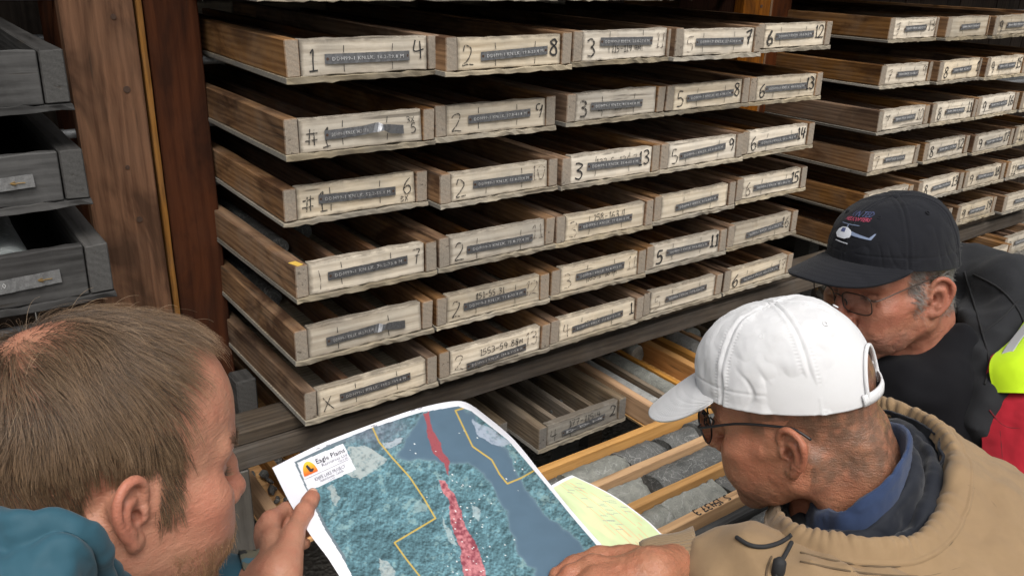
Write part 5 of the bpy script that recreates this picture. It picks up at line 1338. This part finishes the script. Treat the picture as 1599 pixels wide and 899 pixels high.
# ---- man in the black cap: shirt, black hooded jacket, red and yellow safety vest
M_BLKJ = cloth_mat('black_softshell', (.017, .0175, .0195), .2, 600, .3, .75, (.024, .025, .027), .3, .05, .9)
M_TEE = cloth_mat('black_shirt', (.006, .006, .0075), .2, 700, .3, .85, None, 0, .03)
M_RED = cloth_mat('red_vest_cloth', (.30, .012, .022), .15, 600, .3, .8, (.2, .008, .015), .3, .15)
M_YEL = cloth_mat('fluorescent_yellow', (.42, .62, .015), .06, 700, .2, .7, None, 0, .1)
M_SIL = m_flat('reflective_tape', (.42, .42, .43), .35, .1, 300, Metallic=.3)
K = BLACK; pk = np.array((1.24, -1.12, -.80))
hd = A3((1478, 432, 1.60), (1530, 440, 1.58), (1580, 480, 1.50), (1580, 545, 1.42), (1548, 590, 1.36), (1538, 660, 1.33), (1545, 760, 1.31))
nb = A3((1440, 585, 1.44))[0]; tc = A3((1480, 700, 1.47))[0]; ls = A3((1640, 640, 1.40))[0]; rs = A3((1420, 560, 1.72))[0]
def tee_build(s):
    nkr = A3((1378, 580, 1.36), (1420, 600, 1.335), (1470, 585, 1.335), (1503, 530, 1.37)); s.chain(nkr, [.022, .026, .026, .022], .02)
    s.cap(nb - up * .02, tc, .085, .12, .05); s.cap(tc, tc * .4 + pk * .6, .14, .15, .06)
    s.chain(A3((1400, 640, 1.38), (1470, 660, 1.36)), .06, k=.05)
lo, hi = bounds(np.array([nb, tc, pk, hd[0]]), .2); garment('shirt', K, lo, hi, .007, tee_build, M_TEE, .008, (15, 15, 15), 24)
def blk_build(s):
    s.chain(hd, [.035, .048, .062, .062, .038, .034, .04], .035)
    s.cap(hd[2], ls, .07, .10, .05); s.cap(hd[0], rs, .05, .08, .05)
    s.chain([ls, ls + (.06, -.03, -.28), ls + (-.1, .1, -.45)], [.095, .075, .06], .04)
    s.chain([rs, rs + (.06, .03, -.28), rs + (-.1, -.02, -.45)], [.085, .07, .06], .04)
    bk = (ls + rs) / 2 + np.array((.08, 0, -.06)); s.cap(bk, pk, .12, .16, .06); s.cap(ls, pk + (0, -.08, .1), .09, .10, .06)
lo, hi = bounds(np.vstack([hd, ls[None], rs[None], pk[None], (ls + (.06, -.03, -.28))[None]]), .18); garment('jacket', K, lo, hi, .0068, blk_build, M_BLKJ, .012, (15, 15, 15), 34, [((.3, -.3, .9), 18, .028, 6), ((.8, -.5, -.3), 14, .018, 5)])
loft('vest_panel', [A3((1545, 606, 1.31), (1580, 606, 1.285), (1620, 606, 1.27), (1670, 610, 1.28)), A3((1534, 660, 1.285), (1572, 660, 1.26), (1612, 660, 1.245), (1670, 660, 1.26)), A3((1530, 730, 1.265), (1572, 735, 1.235), (1620, 740, 1.22), (1680, 745, 1.235)), A3((1535, 850, 1.245), (1585, 860, 1.21), (1640, 870, 1.2), (1700, 880, 1.215))], 60, 80, M_RED, K, .006, 14, 41, .003)['label'] = 'red panel of the safety vest'
loft('vest_panel', [A3((1622, 470, 1.40), (1660, 480, 1.38), (1710, 500, 1.38)), A3((1583, 526, 1.335), (1625, 525, 1.31), (1690, 540, 1.31)), A3((1547, 566, 1.298), (1598, 564, 1.268), (1670, 570, 1.265)), A3((1553, 613, 1.285), (1600, 614, 1.258), (1675, 616, 1.255))], 50, 60, M_YEL, K, .003, 14, 43, .003)['label'] = 'fluorescent yellow shoulder panel of the safety vest'
loft('reflective_stripe', [A3((1604, 500, 1.352), (1622, 496, 1.345)), A3((1572, 540, 1.305), (1590, 536, 1.297)), A3((1560, 568, 1.288), (1578, 566, 1.278)), A3((1570, 606, 1.272), (1589, 606, 1.262))], 12, 60, M_SIL, K, .0004, 14, 44, .0015)
loft('zip_tape', [A3((1556, 536, 1.345), (1560, 536, 1.343)), A3((1546, 560, 1.318), (1550, 560, 1.316)), A3((1540, 585, 1.302), (1543, 585, 1.30))], 5, 20, M_RED, K, .0002, 14, 4, .0015)
GB = [o for o in K.children if o.name.split('.')[0] in ('jacket', 'vest_panel')]; M_SEAMB = m_flat('black_seam', (.006, .006, .007), .9)
for path in (((1506, 424), (1520, 470), (1534, 520), (1545, 565), (1538, 600)), ((1520, 428), (1560, 450), (1588, 480), (1600, 505)), ((1532, 520), (1560, 500), (1590, 470))):
    link('seam', tube_mesh('seam', laid(GB, path, 50, .0008) - np.array(K.location), .0019, 6), K, M_SEAMB, smooth=True)
for path in (((1545, 640), (1562, 660), (1580, 668), (1612, 666)), ((1562, 672), (1566, 720), (1572, 770))):
    link('seam', tube_mesh('seam', laid(GB, path, 40, .0006) - np.array(K.location), .0012, 6), K, m_flat('dark_red_seam', (.12, .006, .01), .9), smooth=True)
trousers(BLACK, (1.24, -1.12, -.80), radians(163.9), M_JEAN)

# emblem on the black cap: small two-line lettering and a helicopter, stitched thread
def on_cap(c, phi0, t0, sx, sy, tilt=0.0):
    """map flat emblem coordinates (metres) to the dome"""
    def f(x, y, lift=.0014):
        x, y = x * cos(tilt) - y * sin(tilt), x * sin(tilt) + y * cos(tilt)
        ph = phi0 + x * sx; t = t0 + y * sy
        q = cap_point(np.array(ph), np.array(t), c); a = cap_point(np.array(ph + .01), np.array(t), c) - q; b = cap_point(np.array(ph), np.array(t + .01), c) - q
        n = np.cross(a, b); return q + n / np.linalg.norm(n) * lift
    return f
fC0 = on_cap(C_B, radians(3), .33, 10.5, 8.2); fC = lambda x, y, l=.0014: fC0(x * 1.3, y * 1.22, l)
def emblem(name, polys, mat, lift):
    me = bpy.data.meshes.new(name); bm = bmesh.new()
    for p in polys: bm.faces.new([bm.verts.new((x, y, 0)) for x, y in p])
    bmesh.ops.triangulate(bm, faces=bm.faces[:]); bmesh.ops.subdivide_edges(bm, edges=bm.edges[:], cuts=3, use_grid_fill=True)
    for v in bm.verts: v.co = Vector(fC(v.co.x, v.co.y, lift))
    bm.to_mesh(me); bm.free(); return link(name, me, capb, mat)
def th(n, c): return m_flat(n, c, .6, .25, 900)
TW, TB, TP, TG = th('white_thread', (.55, .57, .62)), th('blue_thread', (.06, .075, .17)), th('pink_thread', (.45, .06, .12)), th('grey_blue_thread', (.16, .2, .3))
body_ = [(-.026, .000), (-.024, .006), (-.018, .010), (-.008, .011), (.000, .008), (.004, .004), (.002, -.001), (-.006, -.004), (-.020, -.004)]
emblem('helicopter_emblem', [body_, [(-.022, -.0085), (-.020, -.0075), (.002, -.0085), (.002, -.0095), (-.020, -.0085)]], TW, .0016)
emblem('helicopter_emblem', [[(-.017, .009), (-.010, .0095), (-.009, .004), (-.018, .004)]], TB, .0018)
emblem('helicopter_emblem', [[(.002, .007), (.030, .001), (.030, -.001), (.003, .002)], [(.027, .0005), (.034, .007), (.036, .007), (.031, -.001)], [(-.010, .0115), (-.008, .0115), (-.008, .0145), (-.010, .0145)], [(-.025, .0145), (.010, .0150), (.010, .0158), (-.025, .0153)]], TG, .0017)
def cap_text(txt, x, y, size, mat, shear=0.0):
    me = font_mesh('stitched_lettering', txt, size, 0, .95)
    for v in me.vertices: v.co = Vector(fC(x + v.co.x + shear * v.co.y, y + v.co.y + .06 * v.co.x, .0017))
    link('stitched_lettering', me, capb, mat)
cap_text('UNITED', -.019, .0265, .0125, TB, .2); cap_text('HELICOPTERS', -.024, .0195, .0078, TP, .3)

# ---------------------------------------------------------------- the maps
def zdepth(px, py, z):
    q = onz(px, py, z); return float((q - CAM) @ FWD)
SH = np.array([[(425, 730), (498, 694), (578, 663), (655, 637), (715, 626), (742, 636)],
               [(455, 789), (530, 752), (612, 722), (690, 700), (765, 683), (800, 684)],
               [(487, 838), (565, 812), (648, 789), (730, 772), (812, 754), (851, 746)],
               [(514, 874), (595, 862), (682, 848), (768, 836), (858, 820), (902, 808)],
               [(548, 930), (630, 925), (720, 915), (815, 905), (908, 885), (960, 872)],
               [(590, 1010), (680, 1005), (772, 1000), (870, 990), (970, 965), (1030, 945)]], float)
SZ = np.array([[-.366, -.360, -.356, -.358, -.372, -.402], [-.364, -.360, -.358, -.360, -.368, -.392], [-.364, -.364, -.362, -.362, -.368, -.386], [-.366, -.367, -.365, -.364, -.369, -.382], [-.368, -.370, -.368, -.367, -.371, -.380], [-.374, -.376, -.374, -.373, -.376, -.384]])
NU, NV = 430, 400
pc = np.concatenate([SH, SZ[..., None]], -1)
pc = np.array([catmull(r, NU) for r in pc]); pc = np.array([catmull(pc[:, i], NV) for i in range(NU)])      # NU x NV x (px, py, z)
MX = np.array([onz(*q) for q in pc.reshape(-1, 3)]).reshape(NU, NV, 3)
def pip(x, y, poly):
    ins = np.zeros(x.shape, bool); n = len(poly)
    for i in range(n):
        (x0, y0), (x1, y1) = poly[i], poly[(i + 1) % n]
        if y0 == y1: continue
        ins ^= ((y0 > y) != (y1 > y)) & (x < (x1 - x0) * (y - y0) / (y1 - y0) + x0)
    return ins
def dist_poly(x, y, pts):
    d = np.full(x.shape, 1e9)
    for (x0, y0), (x1, y1) in zip(pts[:-1], pts[1:]):
        L = (x1 - x0) ** 2 + (y1 - y0) ** 2 + 1e-9; t = np.clip(((x - x0) * (x1 - x0) + (y - y0) * (y1 - y0)) / L, 0, 1)
        d = np.minimum(d, np.hypot(x - x0 - t * (x1 - x0), y - y0 - t * (y1 - y0)))
    return d
def paint_map():
    X, Y = pc[..., 0], pc[..., 1]
    Q = np.stack([X / 100, Y / 100, 0 * X], -1)
    wx = X + 4 * fbm(Q, 5, 4, 3); wy = Y + 4 * fbm(Q, 5, 4, 9)
    n1 = fbm(Q * [1, 1.3, 1], 4, 5, 1); n2 = fbm(Q, 22, 4, 2); n3 = np.abs(fbm(Q + .25 * fbm(Q, 6, 2, 5)[..., None], 9, 4, 6))
    n4 = np.abs(fbm(Q @ np.array([[.8, -.6, 0], [.25, .33, 0], [0, 0, 1]]) * 1.0 + .2 * fbm(Q, 3, 3, 25)[..., None], 10, 4, 26))
    land = np.array([.090, .180, .212]) * (1 + .22 * n1 + .14 * n2 + .4 * (n4 - .3))[..., None]
    land = land * (1 - .38 * np.exp(-(n3 / .04) ** 2))[..., None]
    hgt = lambda q: fbm(q, 9, 5, 81) + .8 * np.abs(fbm(q, 5, 3, 82)) + .5 * fbm(q, 34, 2, 83)
    em_ = hgt(Q) - hgt(Q + np.array([.014, .020, 0])); land = land * np.clip(1 + .75 * em_, .45, 1.9)[..., None]
    hl = np.clip(n2 * .8 + n1 * .7 + (n4 - .3) * .6 - .46, 0, .7)[..., None]; land = land * (1 - hl) + np.array([.24, .36, .36]) * hl
    grey = np.clip(np.exp(-(((X - 575) / 60) ** 2 + ((Y - 668) / 28) ** 2)) * 1.3, 0, 1)[..., None]; land = land * (1 - .65 * grey) + np.array([.15, .165, .21]) * (1 + .6 * n2[..., None]) * .65 * grey
    C_ = land
    lake = [(618, 716), (632, 700), (640, 676), (655, 650), (668, 640), (720, 636), (742, 650), (760, 676), (782, 690), (795, 706), (806, 735), (822, 765), (850, 797), (880, 828), (908, 846), (918, 880), (930, 960), (850, 960), (833, 890), (812, 868), (800, 838), (792, 800), (772, 762), (748, 736), (733, 722), (715, 724), (690, 727), (660, 716), (640, 722)]
    lk = pip(wx, wy, lake); dl = dist_poly(wx, wy, lake + lake[:1])
    shore = np.exp(-(dl / 2.2) ** 2)[..., None]
    C_ = np.where(lk[..., None], np.array([.085, .140, .195]) * (1 + .05 * n1)[..., None], C_)
    C_ = C_ * (1 - .3 * shore) + np.array([.2, .3, .33]) * .3 * shore
    for poly, col, a in (([(545, 700), (572, 697), (603, 716), (585, 735), (562, 748), (545, 738)], (.42, .46, .45), .8), ([(738, 655), (765, 668), (800, 690), (788, 698), (768, 693), (750, 680)], (.42, .47, .56), .75),
                         ([(600, 690), (632, 686), (628, 696), (600, 704)], (.45, .5, .55), .7), ([(590, 872), (604, 876), (618, 892), (612, 910), (592, 905)], (.42, .46, .45), .75), ([(510, 760), (520, 756), (530, 775), (528, 790), (518, 775)], (.4, .44, .43), .7),
                         ([(655, 780), (672, 786), (668, 800), (645, 796)], (.3, .4, .4), .6), ([(735, 790), (750, 800), (748, 815), (735, 806)], (.42, .5, .52), .6), ([(690, 806), (705, 830), (712, 850), (700, 846)], (.42, .5, .5), .6)):
        m_ = np.clip(pip(wx, wy, poly) * (.7 + .8 * n2 + .3), 0, 1)[..., None] * a; C_ = C_ * (1 - m_) + np.array(col) * m_
    for q, r in (((520, 775), 3), ((640, 730), 2)): pass
    ore = [[(660, 645), (667, 642), (676, 668), (686, 690), (698, 716), (702, 742), (694, 730), (676, 700), (666, 676)], [(687, 748), (699, 749), (708, 772), (717, 794), (725, 812), (736, 838), (748, 866), (762, 899), (780, 945), (742, 950), (728, 899), (721, 875), (713, 846), (705, 820), (700, 795), (693, 770)]]
    om = pip(wx, wy, ore[0]) | pip(wx, wy, ore[1])
    on = np.clip(.55 + .9 * n2 + .35 * n1, 0, 1)[..., None]
    oc = np.array([.22, .05, .07]) * (1 - on) + np.array([.52, .20, .215]) * on
    oc = np.where((Y < 742)[..., None], np.array([.30, .075, .09]), oc)
    C_ = np.where(om[..., None], oc * (1 - .25 * np.exp(-(n3 / .04) ** 2))[..., None], C_)
    rgm = np.random.default_rng(5)
    dots = [(rgm.normal(735, 22), rgm.uniform(750, 899)) for _ in range(46)] + [(rgm.uniform(640, 830), rgm.uniform(660, 880)) for _ in range(28)]
    for (dx, dy) in dots:
        m_ = np.hypot(X - dx, Y - dy) < rgm.uniform(.7, 1.1); C_[m_] = (.75, .78, .78)
    for line in ([(582, 668), (592, 690), (612, 714), (640, 745), (662, 778), (680, 809), (616, 847), (634, 872), (660, 905), (690, 960)], [(742, 632), (711, 641), (722, 664), (738, 697), (768, 718), (780, 740), (792, 755), (814, 746), (840, 731)]):
        m_ = np.clip(1.6 - dist_poly(X, Y, line), 0, 1)[..., None]; C_ = C_ * (1 - m_) + np.array([.55, .38, .07]) * m_
    U, Vv = np.meshgrid(np.linspace(0, 1, NU), np.linspace(0, 1, NV), indexing='ij')
    frame_ = [(459.5, 721), (520, 692), (580, 668), (655, 644), (715, 634), (736, 642), (794, 688), (846, 749), (897, 811), (953, 876), (1010, 950), (610, 1010), (566, 930), (537, 874), (505, 822), (480, 768)]
    inside = pip(X, Y, frame_)
    de = dist_poly(X, Y, frame_[11:] + frame_[:5])
    C_ = np.where((inside & (de < 4.5) & (X < 540))[..., None], np.array([.14, .185, .215]), C_)
    C_ = np.where(inside[..., None], C_, np.array([.78, .78, .83]))
    logo = [(464, 722.5), (536, 692.5), (555.5, 733), (482, 767)]
    C_ = np.where(pip(X, Y, logo)[..., None], np.array([.78, .78, .83]), C_)
    ticks = np.zeros(X.shape, bool)
    for (tx, ty) in ((497, 700), (512, 695), (582, 664.5), (656, 638), (586, 665), (645, 641)): ticks |= (np.abs(X - tx) < 3.2) & (np.abs(Y - ty + (X - tx) * .33) < .8)
    C_[ticks] = (.3, .3, .34)
    return np.clip(C_, .004, .85)
def paper_mat(name):
    t = NT(name); a = t.node('Attribute'); a.attribute_name = 'print'
    v = t.coord('Object', rand=False); t.bump(t.noise(v, 25.0, 2), .06, .004)
    return t.fin(a.outputs['Color'], .45, Specular_IOR_Level=.4)
M_PAPER = paper_mat('printed_paper')
MAPC = paint_map()
me = mesh_np('map_sheet', MX.reshape(-1, 3), grid_faces(NU, NV)); set_color(me, 'print', MAPC.reshape(-1, 3))
mp = link('map_sheet', me, None, M_PAPER, smooth=True); tag(mp, 'large blue green satellite map with red streaks and logo, held by two men', 'map')
thick(mp, .0004, -1)
# lettering of the title box: laid on the sheet
def map_place(bx, by):
    """title-box coordinates (0..1, 0..1, from its upper left corner) -> point on the sheet"""
    TL, TR, BL, BR = (np.array(q) for q in ((464, 722.5), (536, 692.5), (482, 767), (555.5, 733)))
    p = TL * (1 - bx) * (1 - by) + TR * bx * (1 - by) + BL * (1 - bx) * by + BR * bx * by
    d = (pc[::2, ::2, 0] - p[0]) ** 2 + (pc[::2, ::2, 1] - p[1]) ** 2
    z = pc[::2, ::2, 2].ravel()[d.argmin()]
    return onz(p[0], p[1], z + .0016)
def map_text(txt, x0, x1, y, h, col):
    me = font_mesh('printed_lettering', txt, 1.0, 0); n = len(me.vertices); co = np.zeros(n * 3); me.vertices.foreach_get('co', co); co = co.reshape(-1, 3)
    sx = (x1 - x0) / (co[:, 0].max() - co[:, 0].min())
    for v, c in zip(me.vertices, co): v.co = Vector(map_place(x0 + (c[0] - co[:, 0].min()) * sx, y - c[1] * h))
    link('printed_lettering', me, mp, col)
M_TXT = m_flat('dark_print', (.03, .03, .045), .6, .1); M_TXTG = m_flat('grey_print', (.16, .16, .2), .6, .1)
map_text('Eagle Plains', .36, .97, .28, .24, M_TXT); map_text('Resources Ltd', .44, .97, .43, .15, M_TXTG); map_text('TSX-V: EPL', .76, .97, .53, .09, M_TXTG)
map_text('KNIFE LAKE PROJECT', .20, .85, .78, .17, M_TXTG); map_text('Saskatchewan, Canada', .28, .78, .88, .12, M_TXTG); map_text('1:10 000', .44, .58, .97, .09, M_TXTG)
def map_poly(name, pts, col, lift=0):
    me = bpy.data.meshes.new(name); V = [map_place(*q) + np.array((0, 0, lift)) for q in pts]; me.from_pydata([tuple(v) for v in V], [], [list(range(len(V)))]); me.update(); link(name, me, mp, col)
al = np.linspace(0, pi, 20)
def sunm():
    t = NT('sunset_print'); v = t.node('TexCoord').outputs['Generated']; s_ = t.node('SeparateXYZ'); t.l.new(v, s_.inputs[0])
    return t.fin(t.ramp(s_.outputs[1], [(.1, (.75, .16, .03)), (.5, (.80, .38, .03)), (.9, (.82, .60, .06))]), .5)
map_poly('sunset_logo', [(.18 + .145 * cos(a), .50 - .42 * sin(a)) for a in al], sunm())
map_poly('bird_logo', [(.13, .22), (.17, .18), (.20, .30), (.21, .36), (.255, .36), (.265, .40), (.22, .46), (.17, .44), (.15, .34)], M_TXT, .0004)
map_poly('rule_line', [(.03, .585), (.97, .565), (.97, .575), (.03, .595)], M_TXTG)
# the second, yellowish map below it
S2 = np.array([[(862, 757), (878, 748), (893, 741.5)], [(905, 795), (930, 783), (955, 772)], [(950, 835), (980, 822), (1008, 810)], [(985, 868), (1012, 852), (1036, 836)], [(1030, 915), (1060, 895), (1085, 880)]], float)
g2 = np.array([catmull(r, 70) for r in S2]); g2 = np.array([catmull(g2[:, i], 160) for i in range(70)])
Z2 = -.394 + .004 * fbm(np.concatenate([g2 / 60, g2[..., :1] * 0], -1), 1.0, 2, 8)
P2 = np.array([onz(a, b, z) for (a, b), z in zip(g2.reshape(-1, 2), Z2.ravel())])
P2b = P2.reshape(70, 160, 3)
ext = P2b[:1] - (P2b[1:2] - P2b[:1]) * np.arange(30, 0, -1)[:, None, None] * 1.4          # goes on under the big map
P2b = np.concatenate([ext, P2b], 0); U, Vv = np.meshgrid(np.linspace(-.6, 1, 100), np.linspace(0, 1, 160), indexing='ij')
Q = np.stack([U * 3, Vv * 5, U * 0], -1); c2 = np.array([.62, .72, .42]) * (1 + .10 * fbm(Q, 1.2, 3, 3))[..., None]
yl = np.clip(fbm(Q, .9, 2, 14) * 2, 0, 1)[..., None]; c2 = c2 * (1 - yl) + np.array([.70, .68, .42]) * yl
for k in range(7):
    m_ = np.abs(U - .4 - .25 * np.sin(k * 2.1) - .22 * np.round(2 * fbm(Q, 1.0, 2, 40 + k)) * .5) < .008; c2[m_] = (.74, .50, .26)
for k in range(26):
    a, b = nrg.uniform(.15, .85), nrg.uniform(.08, .5); m_ = (np.abs(U - a) < .06) & (np.abs(Vv - b - .2 * (U - a)) < .003); c2[m_] = (.38, .40, .34)
wh = (U > .93) | (Vv < .035); c2[wh] = (.78, .79, .80)
me = mesh_np('map_sheet', P2b.reshape(-1, 3), grid_faces(100, 160)); set_color(me, 'print', np.clip(c2, 0, .85).reshape(-1, 3))
m2 = link('map_sheet', me, None, M_PAPER, smooth=True); tag(m2, 'pale yellow green map sheet half hidden under the blue satellite map', 'map'); thick(m2, .0004, -1)

# ---------------------------------------------------------------- hands (joined into the bodies)
def hand_mesh(lo, hi, build, res=.0016):
    s = SDF(lo, hi, res); build(s); P = s.pts()
    V, F = s.mesh(); V = relax(V, F, 1, .4); return V, F
def add_to_body(person, V, F, T):
    b = [c for c in person.children if c.name.split('.')[0] == 'body'][0]; me = b.data; n = len(me.vertices)
    co = np.zeros(n * 3); me.vertices.foreach_get('co', co); f = np.zeros(len(me.polygons) * 4, np.int32); me.loops.foreach_get('vertex_index', f)
    ti = np.zeros(n * 4); me.color_attributes['tint'].data.foreach_get('color', ti)
    m2 = mesh_np('body', np.vstack([co.reshape(-1, 3), V - np.array(person.location)]), np.vstack([f.reshape(-1, 4), F + n]))
    set_color(m2, 'tint', np.vstack([ti.reshape(-1, 4)[:, :3], T])); m2.materials.append(me.materials[0]); b.data = m2
    m2.polygons.foreach_set('use_smooth', np.ones(len(m2.polygons), bool))
def D(px, py, z, dd=0.0): return at(px, py, zdepth(px, py, z) + dd)
# left man's left hand: thumb on the sheet, fingers below it
PZ = -.365
wr_ = D(436, 897, PZ, .01); 
thumb = [D(452, 862, PZ, -.002), D(459, 831, PZ, -.010), D(474.5, 799, PZ, -.0115), D(487, 777, PZ, -.0098)]
mc = [D(423, 812, PZ, .006), D(415, 824, PZ, .020), D(414, 838, PZ, .034), D(418, 852, PZ, .046)]
fing = []
for i, (a, b) in enumerate((((446, 796), (482, 800)), ((440, 814), (480, 826)), ((438, 832), (476, 846)), ((436, 850), (466, 862)))):
    fing.append([mc[i], D(a[0], a[1], PZ, .018 + .012 * i), D(b[0] - 14, b[1], PZ, .024 + .010 * i), D(b[0], b[1] + 2, PZ, .018 + .006 * i)])
def hl_build(s):
    s.chain(thumb, [.0128, .0112, .0106, .0088], .005)
    s.cap(thumb[2] * .3 + thumb[3] * .7, thumb[3], .0100, .0088, .004)
    for i, fg in enumerate(fing): s.chain(fg, np.array([.0108, .0092, .0082, .0070]) * (1 - .03 * i), .004)
    for i in range(4): s.ell(mc[i] - (FWD * .004), (.0098, .0098, .0095), .005)
    for i in range(4): s.cap(wr_ * .75 + mc[i] * .25, mc[i], .0112, .0100, .008)
    s.cap(wr_, thumb[0] * .5 + thumb[1] * .5, .0150, .0105, .012); s.cap(wr_ * .35 + mc[0] * .65, thumb[1] * .8 + thumb[0] * .2, .0075, .006, .010)
    s.cap(wr_, wr_ + (fs0 - wr_) * .9, .0225, .026, .02)
lo, hi = bounds(np.vstack([thumb, mc, np.vstack(fing), wr_[None], fs0[None]]), .035)
V, F = hand_mesh(lo, hi, hl_build)
T = np.zeros((len(V), 3)); T[:, 0] = .5 * np.exp(-(np.min([np.linalg.norm(V - m_, axis=1) for m_ in (mc[0], mc[1], thumb[2], thumb[3])], axis=0) / .014) ** 2)
add_to_body(LEFT, V, F, T)
nd = (thumb[3] - thumb[2]) / np.linalg.norm(thumb[3] - thumb[2]); tocam = CAM - thumb[3]; tocam /= np.linalg.norm(tocam)
sv = np.cross(nd, tocam); sv /= np.linalg.norm(sv); nn = np.cross(sv, nd); nn = nn * .82 - sv * .57; nn /= np.linalg.norm(nn); sv = np.cross(nd, nn)
NV_ = []
for a in np.linspace(-.006, .0075, 8):
    for b in np.linspace(-1, 1, 7): NV_.append(thumb[3] + nd * (a - .0015 * b * b) + sv * b * .0062 + nn * (.0091 - .0030 * b * b))
o = link('thumbnail', mesh_np('thumbnail', np.array(NV_) - np.array(LEFT.location), grid_faces(8, 7)), [c for c in LEFT.children if c.name.split('.')[0] == 'body'][0], m_flat('nail', (.60, .36, .27), .3, .08), smooth=True); thick(o, .0006, 0)
# the white-capped man's left hand lying on the sheet's right edge
PZ = -.372
w2 = D(1026, 892, PZ, -.036)
m4 = [D(926, 886, PZ, -.030), D(930, 906, PZ, -.031), D(941, 924, PZ, -.028), D(957, 940, PZ, -.022)]
pf = [((892, 896), (872, 916), (868, 930)), ((892, 922), (872, 944), (870, 958)), ((905, 944), (888, 964), (888, 976)), ((926, 960), (912, 978), (912, 990))]
f4 = [[m4[i]] + [D(x, y, PZ, dz) for (x, y), dz in zip(pf[i], (-.024, -.012, -.008))] for i in range(4)]
th2 = [D(985, 872, PZ, -.022), D(935, 872, PZ, -.014), D(896, 884, PZ, -.012), D(870, 898, PZ, -.010)]
def hr_build(s):
    s.chain(th2, [.016, .0125, .0108, .009], .008)
    for i, fg in enumerate(f4): s.chain(fg, np.array([.0122, .0102, .009, .0078]) * (1 - .03 * i), .005)
    for i in range(4):
        s.cap(w2 * .8 + m4[i] * .2, m4[i], .0175, .0110, .012); s.ell(m4[i] + up * .002, (.0105, .0105, .010), .006)
        s.cap(w2 * .7 + m4[i] * .3 + up * .012, m4[i] + up * .0085, .0022, .0020, .004)      # tendons
    s.cap(w2, A3((1075, 884, .945))[0], .024, .029, .02)
    s.chain(catmull([w2 + up * .018, w2 * .6 + m4[1] * .4 + up * .0165 + np.array((0, .006, 0)), w2 * .35 + m4[0] * .65 + up * .012], 12), .0016, .003)
lo, hi = bounds(np.vstack([th2, m4, np.vstack(f4), w2[None], A3((1075, 884, .945))]), .04)
V, F = hand_mesh(lo, hi, hr_build); V = V + vnorm(V, F) * (.0005 * fbm(V, 160, 3, 5))[:, None]
T = np.zeros((len(V), 3)); T[:, 0] = .55 * np.exp(-(np.min([np.linalg.norm(V - m_, axis=1) for m_ in m4 + [f4[0][1]]], axis=0) / .013) ** 2)
T[:, 1] = .3 * np.clip(fbm(V, 110, 2, 77) - .25, 0, 1)
add_to_body(WHITE, V, F, T)
